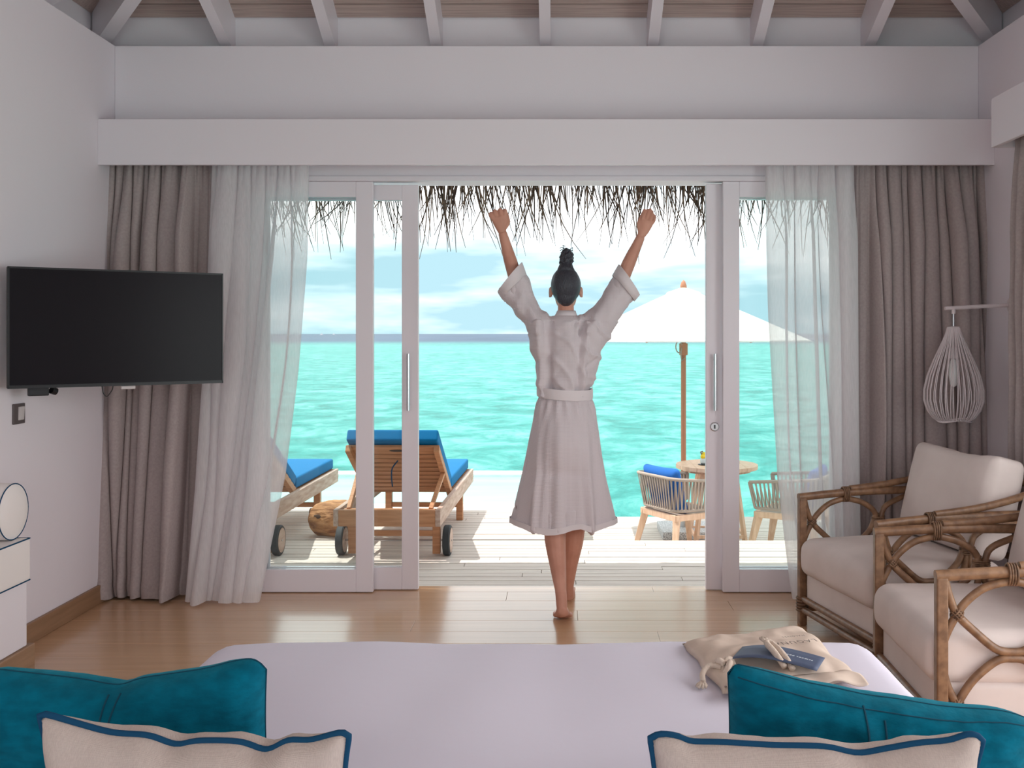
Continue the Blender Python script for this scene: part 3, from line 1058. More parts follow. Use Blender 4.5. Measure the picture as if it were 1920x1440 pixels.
def curtain(name, label, group, m, Ltab, Rtab, D0, amp, nf, seed, ztop=2.25, zbot=0.006, flat=None, nu=260, nv=36, hem=True, flare=0.0, power=.6, over=1.25):
    """cloth hung from ztop to zbot; Ltab/Rtab give its edges (world X) by height fraction 0 top .. 1 floor"""
    rnd = random.Random(seed)
    ws = [rnd.uniform(.55, 1.5) for _ in range(nf)]
    cum = [0]
    for w in ws:
        cum.append(cum[-1] + w)
    cum = [c / cum[-1] for c in cum]
    dr1 = [0] + [rnd.uniform(-.45, .45) / nf for _ in range(nf - 1)] + [0]
    dr2 = [0] + [rnd.uniform(-.3, .3) / nf for _ in range(nf - 1)] + [0]
    am = [rnd.uniform(.6, 1.15) for _ in range(nf)]

    def fn(u, v):
        x0, x1 = interp(Ltab, v), interp(Rtab, v)
        uu = u
        brk = [c + d1 * v + d2 * math.sin(v * 5 + i) for i, (c, d1, d2) in enumerate(zip(cum, dr1, dr2))]
        k = 0
        while k < nf - 1 and uu > brk[k + 1]:
            k += 1
        t = (uu - brk[k]) / max(brk[k + 1] - brk[k], 1e-4)
        t = min(max(t, 0), 1)
        wid = (brk[k + 1] - brk[k]) * nf
        a = amp * am[k] * min(wid, 1.3)
        fall = lerp(.35, 1.0, min(v / .18, 1)) * (1 + .25 * v)
        if flat and flat[0] <= u <= flat[1]:
            e = min((u - flat[0]), (flat[1] - u)) / .04
            fall *= lerp(1, .12, min(max(e, 0), 1))
        yy = -a * fall * (math.sin(PI * t) ** power)
        lat = -over * (brk[k + 1] - brk[k]) * (x1 - x0) / (2 * PI) * math.sin(2 * PI * t) * min(fall, 1)
        # pinch pleats at the heading
        if v < .07:
            yy += -.012 * abs(math.sin(uu * nf * 2.1 * PI)) * (1 - v / .07)
        wob = .006 * nz(u * 9, v * 4, seed)
        if hem and v > .955:
            yy += -.012 * math.sin((v - .955) / .045 * PI) + .010 * nz(u * 30, 3, seed)
        z = lerp(ztop, zbot, v) + (0.012 * (0.5 + nz(u * 14, seed, 1.0)) if v > .999 else 0)
        return Vector((lerp(x0, x1, u) + lat, D0 + yy + wob - flare * v * v, z))
    o = MB().grid(nu, nv, fn).build(name, m, None, smooth=True)
    return tag(o, label, 'curtain', group)


def XD(px, D):
    return (px - CX) * D / F


DD = 5.285
g1 = 'heavy linen curtains'
curtain('linen_curtain', 'heavy taupe linen curtain hanging behind the television', g1, M_linen,
        [(0, XD(199, DD)), (.3, XD(191, DD)), (.9, XD(190, DD)), (1, XD(193, DD))], [(0, XD(400, DD)), (.4, XD(396, DD)), (.75, XD(383, DD)), (1, XD(372, DD))],
        DD, .105, 9, 4, flat=(.80, 1.0), flare=.03)
curtain('linen_curtain', 'heavy taupe linen curtain hanging behind the hanging wall lamp', g1, M_linen,
        [(0, XD(1602, DD)), (1, XD(1600, DD))], [(0, XD(1852, DD)), (.5, XD(1860, DD)), (1, XD(1868, DD))], DD, .110, 12, 9, flat=(0, .15))
# curtain drawn to the end of the side window
rnd = random.Random(2)
sc = MB()


def side_c(u, v):
    y = 4.68 - u * .62
    ph = u * 9
    z = lerp(2.26, .008, v)
    return Vector((2.115 - .05 * abs(math.sin(PI * ph + .7 * nz(u * 5, v * 2))) ** .8 * lerp(.5, 1.15, min(v / .2, 1)) + .01 * nz(u * 8, v * 5), y + .012 * nz(v * 6, u * 3), z))


tag(sc.grid(150, 36, side_c).build('linen_curtain', M_linen, None, smooth=True), 'taupe linen curtain at the right edge along the side wall', 'curtain', g1)
g2 = 'sheer white curtains'
DS = 5.245
curtain('sheer_curtain', 'sheer white voile curtain at the left of the doors, blown inward at the hem', g2, M_sheer,
        [(0, XD(398, DS)), (.4, XD(392, DS)), (.75, XD(380, DS)), (1, XD(366, DS))],
        [(0, XD(580, DS)), (.22, XD(577, DS)), (.48, XD(562, DS)), (.72, XD(540, DS)), (.90, XD(512, DS)), (1, XD(498, DS))],
        DS, .075, 7, 21, nu=300, flare=.09, power=.9, hem=False, over=1.7)
curtain('sheer_curtain', 'sheer white voile curtain at the right of the doors beside the rattan chair', g2, M_sheer,
        [(0, XD(1434, DS)), (.35, XD(1440, DS)), (.72, XD(1456, DS)), (.9, XD(1472, DS)), (1, XD(1482, DS))],
        [(0, XD(1600, DS)), (1, XD(1604, DS))], DS, .065, 6, 33, nu=300, flare=.03, power=.9, hem=False, over=1.7)

# ------------------------------------------------------------------ television, switch
tvL, tvR = Vector((-2.285, 4.19, 1.132)), Vector((-1.563, 4.70, 1.132))
ax = (tvR - tvL)
tv = thing('television', 'flat black television on a swing arm from the left wall', 'television', (tvL + tvR) / 2, math.atan2(ax.y, ax.x))
wd, ht = ax.length, .508
MB().b2(-wd / 2, wd / 2, 0, .035, 0, ht).build('case', M_black, tv, bevel=.004)
MB().b2(-wd / 2 + .008, wd / 2 - .008, -.0015, .001, .014, ht - .008).build('screen', M_screen, tv)
for a, b, c, d in ((-wd / 2, wd / 2, 0, .012), (-wd / 2, wd / 2, ht - .006, ht), (-wd / 2, -wd / 2 + .006, 0, ht), (wd / 2 - .006, wd / 2, 0, ht)):
    MB().b2(a, b, -.004, .002, c, d).build('bezel', M_black, tv)
MB().b2(.0, .06, .004, .016, -.016, .0).build('sensor_bar', M_switchl, tv, bevel=.004)
MB().b2(-.36, -.28, .04, .07, -.035, .12).build('mount_plate', M_black, tv, bevel=.004)
MB().tube([(-.27, .055, -.012), (-.25, .065, -.02)], .016, 10).build('mount_pivot', M_black, tv, smooth=50)
MB().b2(-.10, .10, .035, .06, .15, .35).build('back_bracket', M_black, tv)
MB().bar((0, .05, .25), (-.20, .20, .25), .04, .06).build('swing_arm', M_black, tv)
MB().bar((-.20, .20, .25), (-.335, .30, .25), .04, .06).build('swing_arm', M_black, tv)
MB().tube(smooth_path([(-.075, .02, .0), (-.07, .02, -.03), (-.055, .02, -.045), (-.035, .02, -.02), (-.03, .02, .0)], 5), .0022, 6).build('cable', M_black, tv, smooth=True)

sw = thing('light_switch', 'dark light switch with a grey rocker on the left wall', 'switch', (XL, 4.365, 1.016))
MB().b2(0, .009, -.046, .046, -.044, .044).build('plate', M_switchd, sw, bevel=.003)
MB().box((.011, .008, .002), (.008, .042, .058), (0, R(4), 0)).build('rocker', M_switchl, sw, bevel=.002)

# ------------------------------------------------------------------ daybed and bolster at the left wall
db = thing('daybed', 'cream daybed with navy piping on a wooden plinth by the left wall', 'daybed', (XL + .02, 3.92, 0))
xf = .27
MB().rbox((xf / 2, -.95, .491), (xf / 2, .95, .082), .012, 4).build('mattress', M_daybed, db, smooth=50)
for z in (.571, .411):
    MB().tube([(xf - .003, -1.9, z), (xf - .003, -.003, z), (xf - .10, -.003, z)], .0028, 6).build('piping', M_pipe, db)
MB().b2(0.0, xf - .012, -1.9, -.008, .158, .408).build('base_panel', M_trim, db, bevel=.003)
MB().b2(0.0, xf + .0, -1.9, .03, .0, .157).build('plinth', M_base, db, bevel=.004)
bo = thing('bolster', 'round cream bolster with navy piped ends on the daybed', 'bolster', (XL + .02, 3.868, .5735 + .108))
RYM = Euler((0, R(90), 0)).to_matrix().to_4x4()
MB().lathe([(.02, .0), (.104, .002), (.108, .012), (.108, .215), (.104, .226)], 40, (0.004, 0, 0), RYM).build('bolster_body', M_daybed, bo, smooth=40)
MB().lathe([(.104, .224), (.09, .234), (.05, .239), (.004, .24)], 40, (0.004, 0, 0), RYM).build('end_cap', M_daybed, bo, smooth=60)
MB().tube([Vector((.230, .106 * math.cos(a), .106 * math.sin(a))) for a in [2 * PI * i / 48 for i in range(48)]], .0022, 6, closed=True).build('piping', M_pipe, bo, smooth=True)

# ------------------------------------------------------------------ hanging wall lamp at the right
lx, ly = XD(1788, 4.92), 4.92
lz = 1.36 + (626 - 575) * 4.92 / F
wlm = thing('wall_lamp', 'white teardrop cage lamp hanging from a wall bracket before the curtain', 'lamp', (lx, ly, lz))
MB().tube([(-.042, 0, -.008), (XR - lx - .004, 0, .008)], .010, 10).build('bracket_arm', M_white, wlm, smooth=50)
MB().lathe([(.035, 0), (.035, .012), (.012, .02)], 20, (XR - lx, 0, .008), Euler((0, R(-90), 0)).to_matrix().to_4x4()).build('wall_plate', M_white, wlm, smooth=40)
MB().tube([(0, 0, -.006), (0, 0, -.105)], .0055, 8).build('stem', M_steel, wlm, smooth=50)
MB().tube([(0, 0, -.012), (0, 0, -.035)], .010, 10).build('stem_collar', M_white, wlm, smooth=50)
cage = MB()
prof = [(.030, -.103), (.040, -.14), (.066, -.20), (.095, -.265), (.122, -.335), (.138, -.405), (.138, -.455), (.122, -.505), (.098, -.540), (.080, -.552)]
for k in range(62):
    a = 2 * PI * k / 62 + .02 * math.sin(k * 7.3)
    cage.tube([(r * math.cos(a + .03 * math.sin(k * 3.1 + z * 9)), r * math.sin(a + .03 * math.sin(k * 3.1 + z * 9)), z) for r, z in prof], .0023, 4, caps=False)
cage.build('cage', M_white, wlm, smooth=True)
MB().lathe([(.030, -.103), (.032, -.098), (.010, -.095)], 24).build('cage_cap', M_white, wlm, smooth=40)
MB().tube([Vector((.080 * math.cos(a), .080 * math.sin(a), -.552 + .006 * math.sin(3 * a))) for a in [2 * PI * i / 32 for i in range(32)]], .005, 6, closed=True).build('lower_ring', M_white, wlm, smooth=True)
MB().lathe([(.018, -.20), (.024, -.20), (.026, -.25), (.020, -.255)], 16).build('socket', M_white, wlm, smooth=40)
MB().tube([(0, 0, -.1), (0, 0, -.2)], .008, 8).build('socket_stem', M_white, wlm, smooth=40)
MB().lathe([(.012, -.255), (.022, -.285), (.024, -.33), (.016, -.38), (.004, -.39)], 16).build('bulb', M_bulb, wlm, smooth=50)

# ------------------------------------------------------------------ bed
bd = thing('bed', 'wide bed with white duvet in the foreground', 'bed', (-.050, 1.70, 0))
ZB = .50


def duv(p, h):
    q = p.copy()
    top = p.z > h[2] * .4
    n1 = .008 * nz(p.x * 2.2 + 3, p.y * 1.8, .5) + .004 * nz(p.x * 7, p.y * 5, 1.5)
    if top:
        ex = (p.x / h[0]) ** 4
        q.z += n1 - .012 * ex
        q.z += .004 * math.sin(p.x * 4 + 9 * nz(p.x, p.y * .6, 3)) * math.exp(-((p.y - .6) / .6) ** 2)
    else:
        q.x += .02 * nz(p.y * 4, p.z * 2, 2) * (1 if p.x > 0 else -1)
        q.y += .015 * nz(p.x * 4, p.z * 2, 7)
    return q


MB().rbox((0, 0, ZB - .17), (.945, 1.20, .17), .085, 34, duv).build('duvet', M_duvet, bd, smooth=True)
MB().rbox((0, -.02, .165), (.885, 1.14, .08), .02, 3).build('base', M_mattress, bd, smooth=50)
for sx in (-1, 1):
    for sy in (-1, 1):
        MB().b2(sx * .78 - .03, sx * .78 + .03, sy * 1.0 - .03, sy * 1.0 + .03, 0, .09).build('leg', M_base, bd)


def pillow(name, label, group, m, W, H, T, top, loc, rx, ry, rz, piping=None, seed=0, full=.5, n=44, side=.05):
    """soft cushion: width W along local X, height H along local Z, thickness T; top(u) moves the upper seam"""
    o_ = thing(name, label, 'cushion', loc, 0, group)
    o_.rotation_euler = (R(rx), R(ry), R(rz))

    def P2(u, v, s):
        x = W / 2 * u * (1 - side * (1 - v * v) * u * u)
        z = H / 2 * v * (1 - .06 * (1 - u * u) * (1 if v < 0 else 0))
        z += top(u) * max(0, (v + 1) / 2) ** 2
        th = T / 2 * ((1 - u ** 4) ** full) * ((1 - v ** 4) ** full)
        th *= 1 + .16 * nz(u * 2.2 + seed, v * 2, s * 3 + .3) + .10 * nz(u * 6 + seed, v * 2.5, s * 5)
        wr = .006 * nz(u * 9 + seed, v * 2.0, s)
        edge = (1 - u ** 6) * (1 - v ** 6)
        return Vector((x, s * (th + wr * edge), z))
    b = MB()
    for s in (-1, 1):
        b.grid(n, n, lambda i, j, s=s: P2(2 * i - 1, 2 * j - 1, s))
    ob = b.build('cover', m, o_, smooth=True)
    bm = bmesh.new()
    bm.from_mesh(ob.data)
    bmesh.ops.remove_doubles(bm, verts=bm.verts, dist=.0008)
    bmesh.ops.recalc_face_normals(bm, faces=bm.faces)
    bm.to_mesh(ob.data)
    bm.free()
    loop = []
    for i in range(60):
        loop.append(P2(-1 + 2 * i / 60, 1, 0))
    for i in range(36):
        loop.append(P2(1, 1 - 2 * i / 36, 0))
    for i in range(60):
        loop.append(P2(1 - 2 * i / 60, -1, 0))
    for i in range(36):
        loop.append(P2(-1, -1 + 2 * i / 36, 0))
    rad = .0056 if piping else .0014
    MB().tube(loop, rad, 8, closed=True).build('piping' if piping else 'seam', piping or M_stitch, o_, smooth=True)
    return o_, P2


def seam_fn(tab, D, W, cx, cz):
    """upper seam from photograph pixels to local offsets"""
    pts = []
    for px, py in tab:
        p = P(px, py, D)
        pts.append(((p.x - cx) / (W / 2), p.z - cz))
    sp = [(q.x, q.y) for q in smooth_path([Vector((a, b, 0)) for a, b in pts], 5)]
    return lambda u: interp(sp, u)


# linen cushions with piping
Dw = 1.60
tab = [(78, 1338), (91, 1336), (146, 1354), (211, 1373), (277, 1379), (328, 1397), (372, 1390), (448, 1392), (498, 1408), (540, 1389), (583, 1388), (638, 1373), (652, 1380)]
pa, pb = P(78, 1372, Dw), P(654, 1372, Dw)
W = (pb - pa).length
c = (pa + pb) / 2
pillow('linen_cushion', 'cream linen cushion with blue piping at the lower left', 'piped linen cushions', M_pillow, W, .235, .15, seam_fn(tab, Dw, W, c.x, c.z), (c.x, Dw + .02, c.z - .1165), 10, 0, 0, M_pipe, 3)
tab = [(1220, 1382), (1238, 1374), (1269, 1378), (1296, 1389), (1353, 1391), (1450, 1397), (1546, 1400), (1608, 1413), (1662, 1404), (1720, 1393), (1777, 1387), (1812, 1375), (1831, 1377), (1841, 1388)]
pa, pb = P(1219, 1392, Dw), P(1842, 1392, Dw)
W = (pb - pa).length
c = (pa + pb) / 2
pillow('linen_cushion', 'cream linen cushion with blue piping at the lower right', 'piped linen cushions', M_pillow, W, .235, .15, seam_fn(tab, Dw, W, c.x, c.z), (c.x, Dw + .02, c.z - .1165), 10, 0, 0, M_pipe, 8)
# teal cushions
Dt = 1.88
tab = [(-70, 1262), (0, 1250), (36, 1253), (153, 1267), (226, 1279), (273, 1266), (383, 1249), (437, 1235), (474, 1229), (494, 1238), (499, 1250)]
pa, pb = P(-70, 1255, Dt), P(504, 1255, Dt)
W = (pb - pa).length
c = (pa + pb) / 2
tc1, pf = pillow('teal_cushion', 'teal cushion dented in the middle behind the left linen cushion', 'teal cushions', M_teal, W, .262, .15, seam_fn(tab, Dt, W, c.x, c.z), (c.x, Dt, c.z - .131), 6, 0, 0, None, 14, side=.02)
MB().tube([pf(.02, .95 - .06 * i, -1) for i in range(16)], .0022, 5).build('stitch_line', M_stitch, tc1)
MB().tube([pf(.10 - .004 * i, .95 - .06 * i, -1) for i in range(14)], .0022, 5).build('stitch_line', M_stitch, tc1)
tab = [(1364, 1256), (1372, 1243), (1380, 1239), (1430, 1251), (1507, 1273), (1565, 1285), (1623, 1298), (1681, 1306), (1750, 1318), (1797, 1323), (1874, 1329), (1925, 1345), (1940, 1360)]
pa, pb = P(1362, 1290, Dt), P(1940, 1290, Dt)
W = (pb - pa).length
c = (pa + pb) / 2
tc2, pf = pillow('teal_cushion', 'teal cushion sloping down to the right behind the right linen cushion', 'teal cushions', M_teal, W, .232, .14, seam_fn(tab, Dt, W, c.x, c.z), (c.x, Dt, c.z - .116), 6, 0, 0, None, 23, side=.02)
MB().tube([pf(-.16, .93 - .07 * i, -1) for i in range(16)], .0022, 5).build('stitch_line', M_stitch, tc2)
MB().tube([pf(-.04, .80 - .07 * i, -1) for i in range(14)], .0022, 5).build('stitch_line', M_stitch, tc2)
MB().tube([pf(-.95 + 1.9 * i / 40, .90, -1) for i in range(41)], .0014, 5).build('stitch_line', M_stitch, tc2)

# ------------------------------------------------------------------ cotton bag with card on the bed
bg = thing('drawstring_bag', 'unbleached cotton drawstring bag lying on the right of the bed', 'bag', (0, 0, ZB))
q00, q10, q11, q01 = [Vector(p) for p in ((.385, 2.40, 0), (.735, 2.50, 0), (.700, 2.93, 0), (.336, 2.79, 0))]


def bag_pt(u, v, s):
    a = q00.lerp(q10, u)
    b = q01.lerp(q11, u)
    p = a.lerp(b, v)
    e = (max(0, 1 - (2 * u - 1) ** 4)) ** .5 * (max(0, 1 - (2 * v - 1) ** 4)) ** .5
    fold = .010 * nz(u * 4, v * 3, 1) + .006 * nz(u * 9, v * 7, 2) + .010 * math.exp(-(v / .16) ** 2) * nz(u * 8, 5, 2)
    z = .007 + (e * (.034 + fold) if s > 0 else -e * .004)
    p += Vector((.012 * nz(v * 4, 1), .014 * nz(u * 5, 2) - .02 * math.sin(PI * u) * (1 - v), 0))
    return Vector((p.x, p.y, z + .004 * nz(u * 5, v * 5)))


b = MB()
for s in (1, -1):
    b.grid(40, 40, lambda i, j, s=s: bag_pt(i, j, s))
ob = b.build('pouch', M_bag, bg, smooth=True)
bm = bmesh.new()
bm.from_mesh(ob.data)
bmesh.ops.remove_doubles(bm, verts=bm.verts, dist=.0008)
bmesh.ops.recalc_face_normals(bm, faces=bm.faces)
bm.to_mesh(ob.data)
bm.free()
# frilled mouth of the bag, facing the pillows
fr = MB()


def frill(i, j):
    p = bag_pt(.02 + .97 * i, .06, 1)
    w = .5 + .5 * math.sin(i * 17 + 1.2)
    return Vector((p.x + .014 * j * i, p.y - .062 * j + .010 * math.sin(i * 11) * j, lerp(p.z + .001, .008 + .020 * w, j ** .8) + .008 * math.sin(PI * j)))


fr.grid(60, 8, frill)
fr.build('mouth_frill', M_bag, bg, smooth=True, solid=.004)


def knot(c, s, seed):
    k = MB()
    c = Vector(c)
    pts = []
    for i in range(40):
        a = 2 * PI * i / 40
        pts.append(c + Vector((s * (math.sin(a) + 1.6 * math.sin(2 * a)) * .33, s * (math.cos(a) - 1.6 * math.cos(2 * a)) * .33, s * -.5 * math.sin(3 * a) + s * .55)))
    k.tube(pts, s * .30, 8, closed=True)
    return k


kn = knot((.412, 2.515, .022), .026, 1).build('cord_knot', M_cord, bg, smooth=True)
MB().tube(smooth_path([(.40, 2.51, .034), (.372, 2.52, .036), (.352, 2.50, .022), (.350, 2.475, .010)], 5), .007, 8).build('cord_end', M_cord, kn, smooth=True)
tf = MB()
for i in range(8):
    a = i * .8
    tf.tube([(.350, 2.478, .011), (.343 + .012 * math.cos(a), 2.455 + .014 * math.sin(a), .007)], .004, 5)
tf.build('tassel', M_cord, kn, smooth=True)
kn = MB().tube(smooth_path([(.548, 2.470, .048), (.532, 2.515, .070), (.522, 2.555, .078), (.530, 2.570, .078), (.545, 2.545, .072), (.556, 2.505, .062), (.566, 2.465, .045)], 6), .0080, 8).build('cord_knot', M_cord, bg, smooth=True)
tf = MB()
for i in range(7):
    a = i * .9
    tf.tube([(.524, 2.560, .078), (.516 + .008 * math.cos(a), 2.577 + .006 * math.sin(a), .086)], .004, 5)
tf.build('tassel', M_cord, kn, smooth=True)
# printed words, upside down as the bag lies
def flat_text(txt, size, loc, rotz, m, name, parent, rot3=None):
    cu = bpy.data.curves.new(name, 'FONT')
    cu.body = txt
    cu.size = size
    cu.align_x = 'LEFT'
    cu.space_character = 1.25
    tmp = bpy.data.objects.new('tmp', cu)
    COL.objects.link(tmp)
    dg = bpy.context.evaluated_depsgraph_get()
    me = bpy.data.meshes.new_from_object(tmp.evaluated_get(dg))
    bpy.data.objects.remove(tmp)
    o = bpy.data.objects.new(name, me)
    me.materials.clear()
    me.materials.append(m)
    COL.objects.link(o)
    o.location = loc
    o.rotation_euler = rot3 or (0, 0, rotz)
    o.parent = parent
    return o


flat_text('LAGUNA', .027, (.676, 2.690, .0505), R(180 + 17), M_print, 'printed_name', bg, (R(-3), R(0), R(180 + 17)))
flat_text('MALDIVES', .0125, (.655, 2.725, .0515), R(180 + 17), M_print, 'printed_line', bg, (R(-3), 0, R(180 + 17)))

cd = thing('greeting_card', 'slate blue card lying on the cotton bag', 'card', (.545, 2.530, ZB + .056), R(-25))
cdm = MB()
cdm.grid(16, 4, lambda i, j: Vector((-.105 + .21 * i, -.054 + .108 * j, .012 * (1 - (2 * i - 1) ** 2) - .006 + .002 * math.sin(6 * i))))
cdm.build('card_sheet', M_card, cd, smooth=True, solid=.0012)
tm = MB()
rnd = random.Random(4)
x = .082
while x > .015:
    w = rnd.uniform(.003, .006)
    if rnd.random() < .86:
        ii = (x + .105) / .21
        tm.box((x, .006, .012 * (1 - (2 * ii - 1) ** 2) - .006 + .002 * math.sin(6 * ii) + .0009), (w, .0045, .0004))
    x -= w + .0015
tm.build('printed_line', M_printw, cd)

# ------------------------------------------------------------------ rattan armchairs
def make_armchair():
    """local: front edge at y=0, back towards +y, x across"""
    t = thing('rattan_armchair', '', 'armchair')
    W, Dp = .74, .76
    hx = W / 2 - .018
    za = .595
    for s in (-1, 1):
        MB().rbox((s * hx, .018, za / 2), (.018, .018, za / 2), .006, 1).build('front_post', M_rattan, t, smooth=40)
        MB().tube([(s * hx, Dp - .03, .0), (s * hx, Dp - .02, .5), (s * (hx - .02), Dp + .03, .72)], .019, 10).build('back_post', M_rattan, t, smooth=50)
        # arm rail, rising a little to the back
        arm = smooth_path([(s * hx, .0, za + .002), (s * hx, .22, za + .016), (s * hx, .45, za + .020), (s * hx, Dp, za + .018)], 5)
        MB().tube(arm, .0185, 10).build('arm_rail', M_rattan, t, smooth=50)
        MB().tube(smooth_path([(s * hx, .26, za + .034), (s * hx, .45, za + .052), (s * (hx - .01), Dp - .12, za + .085), (s * (hx - .02), Dp + .02, za + .125)], 5), .0155, 10).build('upper_rail', M_rattan, t, smooth=50)
        # looped side panel
        n1, z1, z2 = .067, .478, .195
        a_, bt = .17, .105

        def curve(pts, r=.0135, nm='side_loop'):
            MB().tube(smooth_path([(s * hx, y, z) for y, z in pts], 6), r, 8).build(nm, M_rattan, t, smooth=60)
        cen = n1 + a_
        n2 = cen + a_
        zt = za - .016
        # arch under the arm running on into the side bow
        curve([(cen + .0, zt + .006), (cen - .08, zt - .016), (n1 + .035, z1 + .045), (n1, z1), (.030, z1 - .075), (.022, .335), (.034, z2 + .065), (n1, z2), (n1 + .05, z2 - .05)])
        # from the post corner through the crossing into the lower bow
        curve([(.030, zt + .004), (.042, z1 + .058), (n1, z1), (n1 + .055, z1 - .055), (cen - .05, z1 - .108), (cen, z1 - .118), (cen + .05, z1 - .108), (n2 - .045, z1 - .05), (n2 - .012, z1 + .03), (n2 - .012, z1 + .03)])
        # arch to the rear of the arm
        curve([(cen, zt + .006), (cen + .08, zt - .014), (n2 - .03, z1 + .05), (n2 - .010, z1 + .005), (n2 - .012, z1 - .06), (n2 - .03, .33), (n2 - .02, z2 + .05), (n2 + .02, z2)])
        curve([(n2 + .012, z1 + .0), (n2 + .03, z1 + .055), (n2 + .09, zt - .012), (n2 + .17, zt + .006), (Dp - .03, zt - .02)])
        curve([(n2 + .012, z1 + .0), (n2 + .012, z1 - .06), (n2 + .05, z1 - .11), (n2 + .13, z1 - .12), (Dp - .03, z1 - .09)])
        # lower arch
        curve([(n1 - .035, z2 - .05), (n1, z2), (n1 + .05, z2 + .075), (cen - .05, z2 + .135), (cen, z2 + .145), (cen + .05, z2 + .135), (n2 - .05, z2 + .075), (n2, z2), (n2 + .03, z2 - .05)])
        # bindings
        for (y, z) in ((n1, z1), (n1, z2)):
            bk = MB()
            for ang in (R(45), R(-45)):
                for o2 in (-.008, 0, .008):
                    dy, dz = math.cos(ang), math.sin(ang)
                    ring = []
                    for i in range(14):
                        aa = 2 * PI * i / 14
                        ring.append(Vector((s * hx + .0180 * math.cos(aa), y - dz * .019 * math.sin(aa) + dy * o2, z + dy * .019 * math.sin(aa) + dz * o2)))
                    bk.tube(ring, .0032, 5, closed=True)
            bk.build('cross_binding', M_bind, t, smooth=True)
        for (y, z, h) in ((cen, za + .003, .028), (n2, z1 + .0, .018)):
            bk = MB()
            for o2 in (-.012, -.004, .004, .012):
                bk.add([], [])
                if h > .02:
                    loop = [(s * hx + .0225 * math.cos(a), y + o2, z + .006 + .034 * math.sin(a)) for a in [2 * PI * i / 16 for i in range(16)]]
                else:
                    loop = [(s * hx + .018 * math.cos(a), y + .032 * math.sin(a), z + o2) for a in [2 * PI * i / 16 for i in range(16)]]
                bk.tube(loop, .0040, 5, closed=True)
            bk.build('wrap_binding', M_bind, t, smooth=True)
        for z in (.125, .075):
            MB().tube([(s * hx, .01, z), (s * hx, Dp - .02, z)], .014, 8).build('lower_rail', M_rattan, t, smooth=50)
        wb2 = MB()
        for i in range(5):
            wb2.tube([(s * hx + .024 * math.cos(a), .018 + .024 * math.sin(a), .072 + i * .014) for a in [2 * PI * k / 14 for k in range(14)]], .006, 5, closed=True)
        wb2.build('post_binding', M_bind, t, smooth=True)
    for z in (.125, .075):
        MB().tube([(-hx, .018, z), (hx, .018, z)], .0155, 10).build('front_rail', M_rattan, t, smooth=50)
    MB().tube([(-hx + .02, Dp + .03, .72), (hx - .02, Dp + .03, .72)], .018, 10).build('back_rail', M_rattan, t, smooth=50)
    MB().tube([(-hx, Dp - .02, .40), (hx, Dp - .02, .40)], .016, 10).build('back_rail', M_rattan, t, smooth=50)
    MB().rbox((0, Dp / 2 + .005, .185), (hx - .022, Dp / 2 - .02, .066), .02, 4).build('upholstered_base', M_seat, t, smooth=50)

    def sc_(p, h):
        q = p.copy()
        k = (1 - (p.x / h[0]) ** 4) * (1 - (p.y / h[1]) ** 4)
        q.z += (.022 * k if p.z > 0 else -.004 * k) + .004 * nz(p.x * 6, p.y * 6, 2)
        if abs(p.y) > h[1] * .8:
            q.y += math.copysign(.012, p.y) * (1 - (p.z / h[2]) ** 2)
        return q
    MB().rbox((0, .295, .325), (hx - .024, .30, .085), .045, 8, sc_).build('seat_cushion', M_seat, t, smooth=True)
    M4 = Matrix.Translation((0, .60, .63)) @ Euler((R(-14), 0, 0)).to_matrix().to_4x4()

    def bc_(p, h):
        u, v = p.x / h[0], p.z / h[2]
        k = max(0, 1 - u ** 4) ** .6 * max(0, 1 - v ** 4) ** .6
        q = p.copy()
        q.y = p.y * (.62 + .50 * k) + .006 * nz(p.x * 6, p.z * 5, 4) + .010 * nz(p.x * 3, p.z * 9, 6) * k
        q.z += .012 * nz(u * 3, 2, 9) * (v > .3) - .016 * math.cos(u * PI / 2) * (v > .5)
        q.x *= 1 + .03 * v * v
        return q
    MB().rbox((0, 0, 0), (hx - .05, .105, .215), .035, 10, bc_, M4).build('back_cushion', M_seat, t, smooth=True)
    return t


ac = make_armchair()
# near chair: front edge from (1.19, 3.17) to (1.215, 3.91), facing the bed
ac.location = (1.195, 3.545, 0)
ac.rotation_euler = (0, 0, R(-92))
ac['label'] = 'rattan armchair with oatmeal cushions nearest the bed'
ac['group'] = 'rattan armchairs'
ac2 = copy_tree(ac)
ac2.location = (1.187, 4.387, 0)
ac2.rotation_euler = (0, 0, R(-78))
ac2['label'] = 'rattan armchair with oatmeal cushions nearer the sheer curtain'

# ------------------------------------------------------------------ person in a robe
DP = 4.98


def Wp(px, py, dy=0.0):
    p = P(px, py, DP)
    p.y += dy
    return p


def remesh_obj(b, name, m, parent, voxel, smooth_it=3, post=None):
    me = bpy.data.meshes.new(name)
    me.from_pydata([tuple(p) for p in b.v], [], b.f)
    bm = bmesh.new()
    bm.from_mesh(me)
    bmesh.ops.recalc_face_normals(bm, faces=bm.faces)
    bm.to_mesh(me)
    bm.free()
    tmp = bpy.data.objects.new('tmp', me)
    COL.objects.link(tmp)
    md = tmp.modifiers.new('r', 'REMESH')
    md.mode = 'VOXEL'
    md.voxel_size = voxel
    if smooth_it:
        ms = tmp.modifiers.new('s', 'SMOOTH')
        ms.iterations = smooth_it
        ms.factor = .5
    dg = bpy.context.evaluated_depsgraph_get()
    me2 = bpy.data.meshes.new_from_object(tmp.evaluated_get(dg))
    bpy.data.objects.remove(tmp)
    me2.name = name
    if post:
        ns = [v.normal.copy() for v in me2.vertices]
        for v, nn in zip(me2.vertices, ns):
            v.co = post(v.co, nn)
        me2.update()
    me2.shade_smooth()
    me2.materials.clear()
    me2.materials.append(m)
    o = bpy.data.objects.new(name, me2)
    COL.objects.link(o)
    o.parent = parent
    return o


